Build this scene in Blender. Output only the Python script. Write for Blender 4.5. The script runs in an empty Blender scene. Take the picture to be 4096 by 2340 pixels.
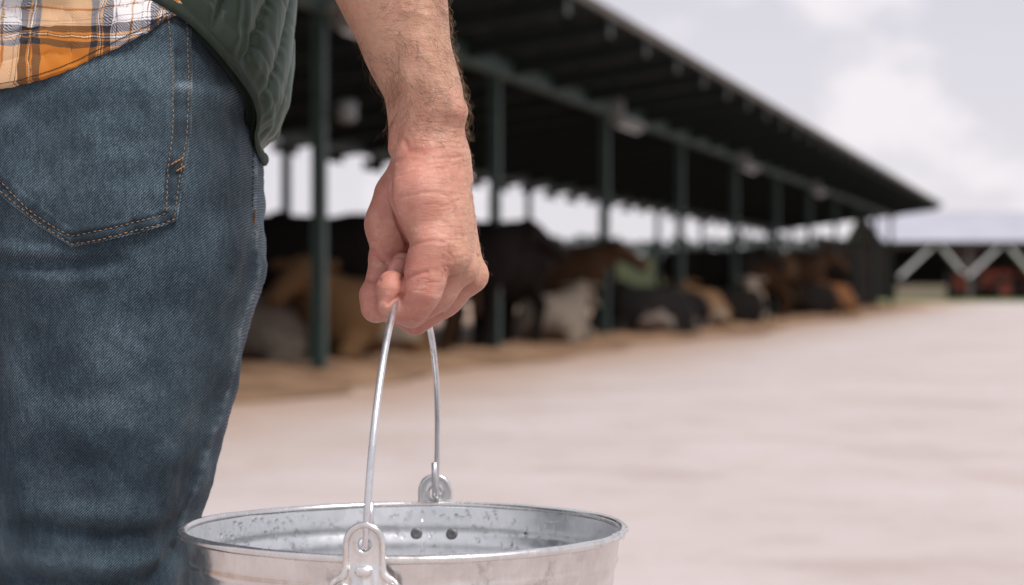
import bpy, math, random
import numpy as np
from mathutils import Vector, Matrix
from mathutils.bvhtree import BVHTree

# ------------------------------------------------------------------ camera, sky, sun, exposure
sc = bpy.context.scene
COL = sc.collection
F, H, HY = 7964.0, 0.82, 1140.0        # focal length in photo pixels, eye height, horizon row

cam_d = bpy.data.cameras.new('camera')
cam = bpy.data.objects.new('camera', cam_d)
COL.objects.link(cam)
cam.location = (0, 0, H)
cam.rotation_euler = (math.radians(90), 0, 0)
cam_d.sensor_width = 36.0
cam_d.lens = F / 4096.0 * 36.0
cam_d.shift_y = -30.0 / 4096.0
cam_d.clip_start = 0.05
cam_d.clip_end = 3000
cam_d.dof.use_dof = True
cam_d.dof.focus_distance = 1.272
cam_d.dof.aperture_fstop = 7.6
cam_d.dof.aperture_blades = 0
sc.camera = cam

SUN_AZ = (0.66, -0.62)                 # horizontal direction towards the sun
SUN_EL = math.radians(58)
CLOUD_LOC = (0.865, 0.0, 0.28)
world = bpy.data.worlds.new('World')
sc.world = world
world.use_nodes = True
wn, wl = world.node_tree.nodes, world.node_tree.links
wn.clear()


def wnode(t, **kw):
    n = wn.new(t)
    for k, v in kw.items():
        setattr(n, k, v)
    return n


w_out = wnode('ShaderNodeOutputWorld')
w_bg = wnode('ShaderNodeBackground')
w_sky = wnode('ShaderNodeTexSky')
w_sky.sky_type = 'NISHITA'
w_sky.sun_disc = False
w_sky.sun_elevation = SUN_EL
w_sky.sun_rotation = math.atan2(SUN_AZ[0], SUN_AZ[1])
w_sky.air_density = 1.0
w_sky.dust_density = 3.0
w_tc = wnode('ShaderNodeTexCoord')
w_sep = wnode('ShaderNodeSeparateXYZ')
wl.new(w_tc.outputs['Generated'], w_sep.inputs[0])
w_ramp = wnode('ShaderNodeValToRGB')
cr = w_ramp.color_ramp
cr.elements[0].position = 0.0
cr.elements[0].color = (0.88, 0.845, 0.885, 1)
cr.elements[1].position = 1.0
cr.elements[1].color = (0.74, 0.735, 0.80, 1)
e = cr.elements.new(0.07); e.color = (0.82, 0.79, 0.85, 1)
e = cr.elements.new(0.15); e.color = (0.745, 0.725, 0.80, 1)
e = cr.elements.new(0.45); e.color = (0.735, 0.72, 0.79, 1)
wl.new(w_sep.outputs['Z'], w_ramp.inputs[0])
w_skym = wnode('ShaderNodeVectorMath', operation='SCALE')
w_skym.inputs['Scale'].default_value = 0.09
wl.new(w_sky.outputs[0], w_skym.inputs[0])
w_mix = wnode('ShaderNodeMix', data_type='RGBA')
w_mix.inputs['Factor'].default_value = 0.90
wl.new(w_skym.outputs[0], w_mix.inputs['A'])
wl.new(w_ramp.outputs[0], w_mix.inputs['B'])
# drifting cumulus over the thin veil: fractal noise over the whole dome, lobed outline
w_n = wnode('ShaderNodeTexNoise')
w_n.inputs['Scale'].default_value = 9.0
w_n.inputs['Detail'].default_value = 7
w_n.inputs['Roughness'].default_value = 0.52
w_map = wnode('ShaderNodeMapping')
w_map.inputs['Location'].default_value = CLOUD_LOC
w_map.inputs['Scale'].default_value = (1.0, 1.0, 1.5)
wl.new(w_tc.outputs['Generated'], w_map.inputs[0])
wl.new(w_map.outputs[0], w_n.inputs['Vector'])
w_cr = wnode('ShaderNodeMapRange', interpolation_type='SMOOTHSTEP')
w_cr.inputs['From Min'].default_value = 0.525
w_cr.inputs['From Max'].default_value = 0.645
wl.new(w_n.outputs['Fac'], w_cr.inputs['Value'])
w_cm = wnode('ShaderNodeMix', data_type='RGBA')
w_cm.inputs['B'].default_value = (0.92, 0.875, 0.91, 1)
wl.new(w_cr.outputs[0], w_cm.inputs['Factor'])
wl.new(w_mix.outputs['Result'], w_cm.inputs['A'])
wl.new(w_cm.outputs['Result'], w_bg.inputs['Color'])
w_bg.inputs['Strength'].default_value = 1.0
wl.new(w_bg.outputs[0], w_out.inputs[0])

sun_d = bpy.data.lights.new('sun', 'SUN')
sun_d.energy = 3.5
sun_d.angle = math.radians(16)
sun_d.color = (1.0, 0.955, 0.90)
sun = bpy.data.objects.new('sun', sun_d)
COL.objects.link(sun)
_h = math.hypot(*SUN_AZ)
sdir = Vector((SUN_AZ[0] / _h * math.cos(SUN_EL), SUN_AZ[1] / _h * math.cos(SUN_EL), math.sin(SUN_EL)))
sun.rotation_euler = sdir.to_track_quat('Z', 'Y').to_euler()
sun.location = sdir * 30

sc.view_settings.view_transform = 'Standard'
sc.view_settings.look = 'None'
sc.view_settings.exposure = 0.0
sc.view_settings.gamma = 1.0
sc.view_settings.use_curve_mapping = False
sc.cycles.use_denoising = True
sc.cycles.max_bounces = 8
sc.cycles.use_adaptive_sampling = True
sc.cycles.adaptive_threshold = 0.01

# ------------------------------------------------------------------ helpers
RNG = np.random.default_rng(7)
random.seed(7)


def P(px, py, d):
    """point on the view ray of photo pixel (px, py) at depth d"""
    return np.array([(px - 2048.0) * d / F, d, H - (py - HY) * d / F])


def to_px(V):
    return 2048.0 + V[:, 0] * F / V[:, 1], HY + (H - V[:, 2]) * F / V[:, 1]


def ZY(py, d):
    return H - (py - HY) * d / F


def XP(px, d):
    return (px - 2048.0) * d / F


class Noise:
    """smooth pseudo-noise: random plane waves"""
    def __init__(self, seed, n=14):
        r = np.random.default_rng(seed)
        v = r.normal(size=(n, 3))
        v /= np.linalg.norm(v, axis=1)[:, None]
        self.k = v * r.uniform(0.6, 1.6, (n, 1)) * 2 * math.pi
        self.p = r.uniform(0, 2 * math.pi, n)
        self.a = 1.6 / math.sqrt(n)

    def __call__(self, V, scale):
        V = np.asarray(V, dtype=np.float32)
        sc_ = np.broadcast_to(np.asarray(scale, dtype=np.float32), (3,))
        o = np.zeros(len(V), np.float32)
        for k, p in zip(self.k, self.p):
            o += np.sin(V @ (k * sc_).astype(np.float32) + p)
        return o * self.a * 0.7


N1, N2, N3, N4 = Noise(1), Noise(2), Noise(3), Noise(4)


def link(o, parent=None):
    COL.objects.link(o)
    if parent is not None:
        o.parent = parent
    return o


def tag(o, label=None, cat=None, group=None, kind=None):
    if label: o['label'] = label
    if cat: o['category'] = cat
    if group: o['group'] = group
    if kind: o['kind'] = kind
    return o


def empty(name, loc=(0, 0, 0), parent=None):
    o = bpy.data.objects.new(name, None)
    o.location = loc
    o.empty_display_size = 0.1
    return link(o, parent)


def make_mesh(name, V, faces, mat=None, smooth=True, uv=None, attrs=None):
    V = np.asarray(V, dtype=np.float32)
    me = bpy.data.meshes.new(name)
    if isinstance(faces, np.ndarray):
        n, k = faces.shape
        me.vertices.add(len(V))
        me.vertices.foreach_set('co', V.ravel())
        me.loops.add(n * k)
        me.polygons.add(n)
        me.loops.foreach_set('vertex_index', faces.astype(np.int32).ravel())
        me.polygons.foreach_set('loop_start', np.arange(0, n * k, k, dtype=np.int32))
        me.update(calc_edges=True)
    else:
        me.from_pydata(V.tolist(), [], faces)
    if smooth:
        me.polygons.foreach_set('use_smooth', np.ones(len(me.polygons), dtype=bool))
    if uv is not None:
        li = np.empty(len(me.loops), dtype=np.int32)
        me.loops.foreach_get('vertex_index', li)
        l = me.uv_layers.new(name='UVMap')
        l.data.foreach_set('uv', np.asarray(uv, dtype=np.float32)[li].ravel())
    for k, a in (attrs or {}).items():
        at = me.attributes.new(k, 'FLOAT', 'POINT')
        at.data.foreach_set('value', np.asarray(a, dtype=np.float32))
    if mat: me.materials.append(mat)
    me.update()
    return me


def obj(name, me, parent=None, loc=(0, 0, 0), rotz=0.0):
    o = bpy.data.objects.new(name, me)
    o.location = loc
    o.rotation_euler = (0, 0, rotz)
    return link(o, parent)


def mesh_obj(name, V, faces, mat=None, parent=None, **kw):
    return obj(name, make_mesh(name, V, faces, mat, **kw), parent)


def grid_faces(nu, nv, wrap_u=False):
    """vertices indexed [v*nu+u]"""
    u = np.arange(nu if wrap_u else nu - 1)
    v = np.arange(nv - 1)
    U, Vv = np.meshgrid(u, v)
    U, Vv = U.ravel(), Vv.ravel()
    U1 = (U + 1) % nu
    return np.stack([Vv * nu + U, Vv * nu + U1, (Vv + 1) * nu + U1, (Vv + 1) * nu + U], 1)


class MB:
    """collects boxes, tubes and prisms into one mesh"""
    def __init__(self):
        self.v, self.f = [], []

    def add(self, V, Fs):
        b = len(self.v)
        self.v += [tuple(map(float, p)) for p in V]
        self.f += [tuple(int(i) + b for i in q) for q in Fs]
        return self

    def box(self, c, s, rz=0.0, bev=0.0):
        x, y, z = s[0] / 2, s[1] / 2, s[2] / 2
        if bev <= 0:
            pts = [(-x, -y, -z), (x, -y, -z), (x, y, -z), (-x, y, -z), (-x, -y, z), (x, -y, z), (x, y, z), (-x, y, z)]
            fs = [(0, 3, 2, 1), (4, 5, 6, 7), (0, 1, 5, 4), (1, 2, 6, 5), (2, 3, 7, 6), (3, 0, 4, 7)]
        else:
            b = bev
            ring = lambda xx, yy, zz: [(-xx, -yy, zz), (xx, -yy, zz), (xx, yy, zz), (-xx, yy, zz)]
            pts = ring(x - b, y - b, -z) + ring(x, y, -z + b) + ring(x, y, z - b) + ring(x - b, y - b, z)
            fs = [(3, 2, 1, 0), (12, 13, 14, 15)]
            for r in range(3):
                for i in range(4):
                    j = (i + 1) % 4
                    fs.append((r * 4 + i, r * 4 + j, r * 4 + 4 + j, r * 4 + 4 + i))
        c_, s_ = math.cos(rz), math.sin(rz)
        pts = [(c[0] + p[0] * c_ - p[1] * s_, c[1] + p[0] * s_ + p[1] * c_, c[2] + p[2]) for p in pts]
        return self.add(pts, fs)

    def bar(self, a, b, w, h, up=(0, 0, 1)):
        a, b = Vector(a), Vector(b)
        d = (b - a).normalized()
        s = d.cross(Vector(up))
        if s.length < 1e-4: s = d.cross(Vector((1, 0, 0)))
        s.normalize()
        u = s.cross(d)
        pts = []
        for q in (a, b):
            for i, j in ((-1, -1), (1, -1), (1, 1), (-1, 1)):
                pts.append(q + s * (i * w / 2) + u * (j * h / 2))
        return self.add(pts, [(0, 1, 2, 3), (7, 6, 5, 4), (0, 4, 5, 1), (1, 5, 6, 2), (2, 6, 7, 3), (3, 7, 4, 0)])

    def tube(self, pts, r, n=10, cap=True):
        pts = [Vector(p) for p in pts]
        rs = r if hasattr(r, '__len__') else [r] * len(pts)
        up = None
        V, Fs = [], []
        for i, p in enumerate(pts):
            d = (pts[min(i + 1, len(pts) - 1)] - pts[max(i - 1, 0)]).normalized()
            if up is None:
                up = d.orthogonal().normalized()
            s = (up - d * up.dot(d)).normalized()
            up = s
            t = d.cross(s)
            for k in range(n):
                a = 2 * math.pi * k / n
                V.append(p + (s * math.cos(a) + t * math.sin(a)) * rs[i])
        for i in range(len(pts) - 1):
            for k in range(n):
                k1 = (k + 1) % n
                Fs.append((i * n + k, i * n + k1, (i + 1) * n + k1, (i + 1) * n + k))
        if cap:
            Fs.append(tuple(range(n - 1, -1, -1)))
            Fs.append(tuple((len(pts) - 1) * n + k for k in range(n)))
        return self.add(V, Fs)

    def lathe(self, prof, n=96, c=(0, 0, 0)):
        V, Fs = [], []
        for r, z in prof:
            for k in range(n):
                a = 2 * math.pi * k / n
                V.append((c[0] + r * math.cos(a), c[1] + r * math.sin(a), c[2] + z))
        for i in range(len(prof) - 1):
            for k in range(n):
                k1 = (k + 1) % n
                Fs.append((i * n + k, i * n + k1, (i + 1) * n + k1, (i + 1) * n + k))
        return self.add(V, Fs)

    def build(self, name, mat, parent=None, smooth=False, **kw):
        return mesh_obj(name, np.array(self.v), self.f, mat, parent, smooth=smooth, **kw)

    def mesh(self, name, mat, smooth=False):
        return make_mesh(name, np.array(self.v), self.f, mat, smooth=smooth)


# ---- signed-distance modelling
def smin(a, b, k):
    h = np.clip(0.5 + 0.5 * (b - a) / k, 0, 1)
    return b + (a - b) * h - k * h * (1 - h)


def smax(a, b, k):
    return -smin(-a, -b, k)


def rcone(Pn, a, b, ra, rb):
    a = np.asarray(a, np.float32); b = np.asarray(b, np.float32)
    ba = b - a
    pa = Pn - a
    h = np.clip((pa @ ba) / max(float(ba @ ba), 1e-12), 0, 1)
    q = pa - h[:, None] * ba
    return np.sqrt((q * q).sum(1)) - (ra + (rb - ra) * h)


def chain(Pn, pts, rs, k):
    d = None
    for i in range(len(pts) - 1):
        e = rcone(Pn, pts[i], pts[i + 1], rs[i], rs[i + 1])
        d = e if d is None else smin(d, e, k)
    return d


def ellip(Pn, c, r):
    r = np.asarray(r, np.float32)
    q = (Pn - np.asarray(c, np.float32)) / r
    k0 = np.sqrt((q * q).sum(1))
    q2 = q / r
    k1 = np.sqrt((q2 * q2).sum(1)) + 1e-9
    return k0 * (k0 - 1) / k1


def sdf_mesh(fn, lo, hi, h, coarse=4):
    """narrow-band surface nets"""
    lo = np.array(lo, float); hi = np.array(hi, float)
    nb = np.ceil((hi - lo) / (h * coarse)).astype(int) + 1
    n = nb * coarse + 1
    cx = [lo[i] + (np.arange(nb[i]) + 0.5) * h * coarse for i in range(3)]
    G = np.stack(np.meshgrid(*cx, indexing='ij'), -1).reshape(-1, 3).astype(np.float32)
    dc = fn(G)
    vol = np.repeat(np.repeat(np.repeat(dc.reshape(nb), coarse, 0), coarse, 1), coarse, 2)
    vol = np.pad(vol, ((0, 1), (0, 1), (0, 1)), mode='edge').astype(np.float32)
    act = np.argwhere((np.abs(dc) < h * coarse * 2.1).reshape(nb))
    o = np.arange(coarse + 1)
    off = np.stack(np.meshgrid(o, o, o, indexing='ij'), -1).reshape(-1, 3)
    m = np.zeros(n, dtype=bool)
    idx = (act[:, None, :] * coarse + off[None]).reshape(-1, 3)
    m[idx[:, 0], idx[:, 1], idx[:, 2]] = True
    ids = np.argwhere(m)
    vals = np.empty(len(ids), np.float32)
    for s in range(0, len(ids), 400000):
        vals[s:s + 400000] = fn((lo + ids[s:s + 400000] * h).astype(np.float32))
    vol[m] = vals
    ins = vol < 0
    c = np.zeros(np.array(n) - 1, np.int8)
    for dx in (0, 1):
        for dy in (0, 1):
            for dz in (0, 1):
                c += ins[dx:n[0] - 1 + dx, dy:n[1] - 1 + dy, dz:n[2] - 1 + dz]
    cells = np.argwhere((c > 0) & (c < 8))
    index = np.full(c.shape, -1, np.int64)
    index[cells[:, 0], cells[:, 1], cells[:, 2]] = np.arange(len(cells))
    acc = np.zeros((len(cells), 3)); cnt = np.zeros(len(cells))
    corners = [(x, y, z) for x in (0, 1) for y in (0, 1) for z in (0, 1)]
    for a in corners:
        for ax in range(3):
            if a[ax]: continue
            b = list(a); b[ax] = 1
            va = vol[cells[:, 0] + a[0], cells[:, 1] + a[1], cells[:, 2] + a[2]]
            vb = vol[cells[:, 0] + b[0], cells[:, 1] + b[1], cells[:, 2] + b[2]]
            s = (va < 0) != (vb < 0)
            t = np.where(s, va / np.where(s, va - vb, 1), 0)
            p = np.tile(np.array(a, float), (len(cells), 1))
            p[:, ax] = t
            acc[s] += p[s]; cnt[s] += 1
    V = lo + (cells + acc / cnt[:, None]) * h
    quads = []
    for ax in range(3):
        sl0 = [slice(None)] * 3; sl1 = [slice(None)] * 3
        sl0[ax] = slice(0, n[ax] - 1); sl1[ax] = slice(1, n[ax])
        A, B = ins[tuple(sl0)], ins[tuple(sl1)]
        u, w = (ax + 1) % 3, (ax + 2) % 3
        for flip, mk in ((False, A & ~B), (True, ~A & B)):
            e = np.argwhere(mk)
            e = e[(e[:, u] > 0) & (e[:, w] > 0) & (e[:, u] < n[u] - 1) & (e[:, w] < n[w] - 1)]
            q = []
            for du, dw in ((-1, -1), (0, -1), (0, 0), (-1, 0)):
                f = e.copy(); f[:, u] += du; f[:, w] += dw
                q.append(index[f[:, 0], f[:, 1], f[:, 2]])
            q = np.stack(q, 1)
            if flip: q = q[:, ::-1]
            quads.append(q)
    Q = np.concatenate(quads)
    Q = Q[(Q >= 0).all(1)]
    return V, Q


def vnormals(V, Q):
    n = np.cross(V[Q[:, 2]] - V[Q[:, 0]], V[Q[:, 3]] - V[Q[:, 1]])
    N = np.zeros_like(V)
    for k in range(4):
        np.add.at(N, Q[:, k], n)
    return N / (np.linalg.norm(N, axis=1)[:, None] + 1e-12)


def relax(V, Q, it=2, lam=0.5):
    """light laplacian smoothing"""
    E = np.concatenate([Q[:, [0, 1]], Q[:, [1, 2]], Q[:, [2, 3]], Q[:, [3, 0]]])
    for _ in range(it):
        A = np.zeros_like(V); c = np.zeros(len(V))
        np.add.at(A, E[:, 0], V[E[:, 1]]); np.add.at(c, E[:, 0], 1)
        np.add.at(A, E[:, 1], V[E[:, 0]]); np.add.at(c, E[:, 1], 1)
        V = V + lam * (A / np.maximum(c, 1)[:, None] - V)
    return V


def poly_dist(x, y, pts):
    """distance in pixels from points (x, y) to a polyline, and the signed side"""
    best = np.full(len(x), 1e9); tt = np.zeros(len(x)); L = 0.0
    pts = np.asarray(pts, float)
    for i in range(len(pts) - 1):
        a, b = pts[i], pts[i + 1]
        d = b - a
        l2 = d @ d
        h = np.clip(((x - a[0]) * d[0] + (y - a[1]) * d[1]) / l2, 0, 1)
        q = np.hypot(x - a[0] - h * d[0], y - a[1] - h * d[1])
        m = q < best
        best[m] = q[m]; tt[m] = (L + h * math.sqrt(l2))[m]
        L += math.sqrt(l2)
    return best, tt, L


# ------------------------------------------------------------------ materials
def mat(name, color=(0.5, 0.5, 0.5), rough=0.6, metal=0.0, spec=0.5):
    m = bpy.data.materials.new(name)
    m.use_nodes = True
    b = m.node_tree.nodes['Principled BSDF']
    b.inputs['Base Color'].default_value = (*color, 1)
    b.inputs['Roughness'].default_value = rough
    b.inputs['Metallic'].default_value = metal
    b.inputs['Specular IOR Level'].default_value = spec
    return m


class NT:
    def __init__(self, m):
        self.t = m.node_tree
        self.b = m.node_tree.nodes['Principled BSDF']

    def n(self, t, ins=None, **kw):
        nd = self.t.nodes.new(t)
        for k, v in kw.items(): setattr(nd, k, v)
        for k, v in (ins or {}).items():
            if hasattr(v, 'is_output') or isinstance(v, bpy.types.NodeSocket):
                self.t.links.new(v, nd.inputs[k])
            else:
                nd.inputs[k].default_value = v
        return nd

    def math(self, op, a, b=0.0, c=None):
        i = {0: a, 1: b}
        if c is not None: i[2] = c
        return self.n('ShaderNodeMath', i, operation=op).outputs[0]

    def mix(self, f, a, b):
        return self.n('ShaderNodeMix', {'Factor': f, 'A': a, 'B': b}, data_type='RGBA').outputs['Result']

    def ramp(self, f, stops, interp='LINEAR'):
        nd = self.n('ShaderNodeValToRGB', {0: f})
        r = nd.color_ramp
        r.interpolation = interp
        while len(r.elements) > 1: r.elements.remove(r.elements[-1])
        r.elements[0].position = stops[0][0]
        r.elements[0].color = (*stops[0][1], 1)
        for p, c in stops[1:]:
            el = r.elements.new(p); el.color = (*c, 1)
        return nd.outputs[0]

    def noise(self, scale, detail=3, rough=0.5, vec=None, dist=0.0):
        i = {'Scale': scale, 'Detail': detail, 'Roughness': rough, 'Distortion': dist}
        if vec is not None: i['Vector'] = vec
        return self.n('ShaderNodeTexNoise', i).outputs['Fac']

    def coord(self, kind='Object'):
        return self.n('ShaderNodeTexCoord').outputs[kind]

    def mapping(self, vec, scale=(1, 1, 1), rot=(0, 0, 0), loc=(0, 0, 0)):
        return self.n('ShaderNodeMapping', {'Vector': vec, 'Scale': scale, 'Rotation': rot, 'Location': loc}).outputs[0]

    def attr(self, name):
        return self.n('ShaderNodeAttribute', attribute_name=name).outputs['Fac']

    def rng(self, f, a, b, c=0.0, d=1.0, smooth=False):
        nd = self.n('ShaderNodeMapRange', {'Value': f, 'From Min': a, 'From Max': b, 'To Min': c, 'To Max': d})
        if smooth: nd.interpolation_type = 'SMOOTHSTEP'
        return nd.outputs[0]

    def bump(self, h, strength=0.3, dist=0.001, prev=None):
        i = {'Height': h, 'Strength': strength, 'Distance': dist}
        if prev is not None: i['Normal'] = prev
        return self.n('ShaderNodeBump', i).outputs[0]

    def set(self, k, v):
        if isinstance(v, bpy.types.NodeSocket): self.t.links.new(v, self.b.inputs[k])
        else: self.b.inputs[k].default_value = v


def vary(name, c0, c1, scale, rough=0.8, bump=0.0, bdist=0.01, detail=5, coord='Object', metal=0.0, spec=0.4):
    m = mat(name, c0, rough, metal, spec)
    t = NT(m)
    co = t.coord(coord)
    n = t.noise(scale, detail, 0.55, co)
    t.set('Base Color', t.ramp(n, [(0.3, c0), (0.7, c1)]))
    if bump:
        t.set('Normal', t.bump(t.noise(scale * 3, 4, 0.6, co), bump, bdist))
    return m


def m_skin():
    m = mat('skin', (0.5, 0.28, 0.21), 0.48, 0, 0.45)
    t = NT(m)
    co = t.coord()
    pink = t.attr('pink')
    blotch = t.noise(38, 4, 0.6, co)
    fine = t.noise(260, 3, 0.6, co)
    tan = t.ramp(blotch, [(0.3, (0.440, 0.238, 0.156)), (0.7, (0.535, 0.315, 0.218))])
    rosy = t.ramp(blotch, [(0.28, (0.42, 0.150, 0.115)), (0.5, (0.51, 0.208, 0.162)), (0.68, (0.60, 0.312, 0.245))])
    c = t.mix(t.math('MULTIPLY', pink, t.rng(t.noise(30, 4, 0.6, co), 0.3, 0.6, 0.55, 1.0)), tan, rosy)
    red = t.rng(t.noise(75, 3, 0.6, co), 0.48, 0.70, 0, 0.42)
    c = t.mix(red, c, (0.47, 0.18, 0.14, 1))
    c = t.mix(t.rng(fine, 0.45, 0.75, 0, 0.30), c, (0.36, 0.155, 0.11, 1))
    pale = t.rng(t.noise(150, 2, 0.5, t.mapping(co, (1, 1, 1), loc=(2, 7, 1))), 0.60, 0.72, 0, 0.35)
    c = t.mix(pale, c, (0.64, 0.42, 0.34, 1))
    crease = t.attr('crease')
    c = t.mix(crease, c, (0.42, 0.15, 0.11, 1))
    t.set('Base Color', c)
    t.set('Subsurface Weight', 0.04)
    t.set('Subsurface Radius', (1.0, 0.35, 0.2))
    t.set('Subsurface Scale', 0.0014)
    t.set('Roughness', t.rng(fine, 0.3, 0.7, 0.42, 0.58))
    vor = t.n('ShaderNodeTexVoronoi', {'Vector': t.mapping(co, (1, 1, 1.5)), 'Scale': 700.0}, feature='DISTANCE_TO_EDGE').outputs['Distance']
    b1 = t.bump(t.rng(vor, 0, 0.25), 0.28, 0.0005)
    wr = t.noise(260, 3, 0.55, t.mapping(co, (0.22, 0.22, 1.5)))
    b2 = t.bump(wr, 0.40, 0.0012, b1)
    t.set('Normal', b2)
    return m


def m_denim():
    m = mat('denim', (0.06, 0.08, 0.11), 0.85, 0, 0.25)
    t = NT(m)
    co = t.coord()
    wear = t.attr('wear')
    # twill: steep diagonal ribs, broken up by the yarn
    tw = t.mapping(co, (1, 0.2, 1), (0, math.radians(-45), 0))
    wave = t.n('ShaderNodeTexWave', {'Vector': tw, 'Scale': 235.0, 'Distortion': 1.6, 'Detail': 2.0, 'Detail Scale': 2.0},
               wave_type='BANDS', bands_direction='X').outputs['Fac']
    yarn = t.noise(1.0, 2, 0.6, t.mapping(co, (1500, 1500, 520)))
    slub = t.noise(1.0, 4, 0.68, t.mapping(co, (330, 330, 55)))
    cloud = t.noise(24, 5, 0.6, co)
    thread = t.math('ADD', t.math('MULTIPLY', wave, 0.42), t.math('MULTIPLY', yarn, 0.75))
    f = t.math('ADD', t.math('MULTIPLY', t.math('SUBTRACT', thread, 0.585), 0.95),
               t.math('ADD', t.math('MULTIPLY', t.math('SUBTRACT', slub, 0.5), 0.40),
                      t.math('ADD', t.math('MULTIPLY', t.math('SUBTRACT', cloud, 0.5), 0.42), wear)))
    c = t.ramp(f, [(0.0, (0.010, 0.0165, 0.026)), (0.2, (0.020, 0.035, 0.049)), (0.42, (0.045, 0.077, 0.104)), (0.7, (0.150, 0.202, 0.236)), (1.0, (0.32, 0.36, 0.40))])
    warm = t.noise(11, 3, 0.5, co)
    c = t.mix(t.rng(warm, 0.5, 0.75, 0, 0.25), c, (0.050, 0.068, 0.068, 1))
    t.set('Base Color', c)
    t.set('Sheen Weight', 0.06)
    t.set('Normal', t.bump(thread, 0.55, 0.0006))
    return m


def m_plaid():
    m = mat('plaid_flannel', (0.6, 0.5, 0.4), 0.9, 0, 0.2)
    t = NT(m)
    uv = t.coord('UV')
    s = t.n('ShaderNodeSeparateXYZ', {0: uv})
    W = (0.74, 0.72, 0.735); O = (0.50, 0.165, 0.016); K = (0.014, 0.017, 0.028); R = (0.42, 0.17, 0.04)
    per = 475.0
    st = [(0, K), (25, O), (32, K), (37, W), (40, K), (45, O), (52, K), (76, O), (256, K), (281, O), (288, K), (293, W), (296, K), (301, O), (308, K), (331, W),
          (341, K), (343, W), (356, K), (358, W), (402, R), (409, W), (450, K), (452, W), (466, K), (468, W)]
    st = [(p / per, c) for p, c in st]
    out = []
    for ax, offs in (('X', 0.0), ('Y', 0.0)):
        fr = t.math('FRACT', t.math('ADD', t.math('DIVIDE', s.outputs[ax], 0.0768), offs + 10.0))
        nd = t.ramp(fr, st[:26], 'CONSTANT')
        out.append(nd)
    tw = t.n('ShaderNodeTexWave', {'Vector': t.mapping(uv, (1, 1, 1), (0, 0, math.radians(45))), 'Scale': 330.0, 'Distortion': 0.15, 'Detail': 1.0},
             wave_type='BANDS', bands_direction='X').outputs['Fac']
    k = t.rng(tw, 0.25, 0.75)
    c = t.mix(k, out[0], out[1])
    geo = t.n('ShaderNodeMix', {'Factor': 1.0, 'A': out[0], 'B': out[1]}, data_type='RGBA', blend_type='MULTIPLY').outputs['Result']
    geo = t.n('ShaderNodeGamma', {'Color': geo, 'Gamma': 0.5}).outputs[0]
    c = t.mix(0.55, c, geo)
    c = t.mix(t.rng(t.noise(300, 3, 0.6, t.coord()), 0.35, 0.7, 0, 0.08), c, (0.42, 0.30, 0.24, 1))
    t.set('Base Color', c)
    t.set('Sheen Weight', 0.15)
    t.set('Normal', t.bump(tw, 0.35, 0.0005))
    return m


def m_nylon():
    m = mat('green_nylon', (0.020, 0.034, 0.024), 0.36, 0, 0.38)
    t = NT(m)
    co = t.coord()
    t.set('Base Color', t.ramp(t.noise(20, 3, 0.5, co), [(0.3, (0.025, 0.049, 0.031)), (0.7, (0.035, 0.061, 0.042))]))
    w = t.noise(34, 2, 0.45, t.mapping(co, (1, 1, 0.6)), 0.5)
    t.set('Normal', t.bump(w, 0.22, 0.003))
    t.set('Roughness', 0.40)
    return m


def m_galv(name, c0, c1, rough=0.3, streak=True, stain=0.0):
    m = mat(name, c0, rough, 0.92, 0.5)
    t = NT(m)
    co = t.coord()
    sp = t.n('ShaderNodeTexVoronoi', {'Vector': co, 'Scale': 150.0}).outputs['Color']
    spv = t.n('ShaderNodeSeparateColor', {0: sp}).outputs[0]
    n1 = t.noise(22, 6, 0.68, co)
    n2 = t.noise(1.0, 4, 0.6, t.mapping(co, (420, 420, 26)))
    f = t.math('ADD', t.math('MULTIPLY', n1, 0.6), t.math('ADD', t.math('MULTIPLY', spv, 0.10), t.math('MULTIPLY', n2, 0.22)))
    c = t.ramp(f, [(0.32, c0), (0.62, c1)])
    if stain:
        c = t.mix(t.rng(t.noise(34, 6, 0.7, co), 0.60, 0.74, 0, stain), c, (0.10, 0.095, 0.095, 1))
        c = t.mix(t.rng(t.noise(47, 4, 0.7, t.mapping(co, (1, 1, 1), loc=(3, 1, 5))), 0.64, 0.76, 0, 0.35), c, (0.42, 0.25, 0.14, 1))
    t.set('Base Color', c)
    t.set('Roughness', t.rng(f, 0.3, 0.7, rough - 0.08, rough + 0.14))
    t.set('Normal', t.bump(n2, 0.05, 0.0004, t.bump(n1, 0.05, 0.0012)))
    return m


SKIN = m_skin()
DENIM = m_denim()
PLAID = m_plaid()
NYLON = m_nylon()
BINDING = vary('vest_binding', (0.012, 0.022, 0.015), (0.020, 0.032, 0.022), 300, 0.8, 0.3, 0.0006)
GALV = m_galv('galvanised_steel', (0.62, 0.60, 0.59), (0.80, 0.785, 0.775), 0.20, stain=0.6)
GALV_IN = m_galv('galvanised_inside', (0.70, 0.715, 0.73), (0.88, 0.89, 0.90), 0.34, stain=0.45)
ZINC = m_galv('zinc_fitting', (0.62, 0.61, 0.60), (0.82, 0.81, 0.80), 0.24)
WIRE = m_galv('bail_wire', (0.60, 0.60, 0.62), (0.80, 0.80, 0.82), 0.30)
THREAD = vary('orange_thread', (0.30, 0.13, 0.04), (0.44, 0.21, 0.08), 600, 0.8)
THREAD_T = vary('tan_thread', (0.20, 0.125, 0.075), (0.36, 0.22, 0.12), 160, 0.8)
THREAD_D = mat('dark_thread', (0.012, 0.012, 0.018), 0.85)

# ------------------------------------------------------------------ setting: ground, straw, fields
TB = 2276.0 / F                                   # barn runs towards the vanishing point at photo column 4324
BD = Vector((TB, 1.0, 0)).normalized()            # along the barn
BN = Vector((BD.y, -BD.x, 0))                     # from the barn towards the road
POST0 = Vector((XP(1277, 18.4), 18.4, 0))         # first post that shows in full
SPACE = 5.52 / BD.y


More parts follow.
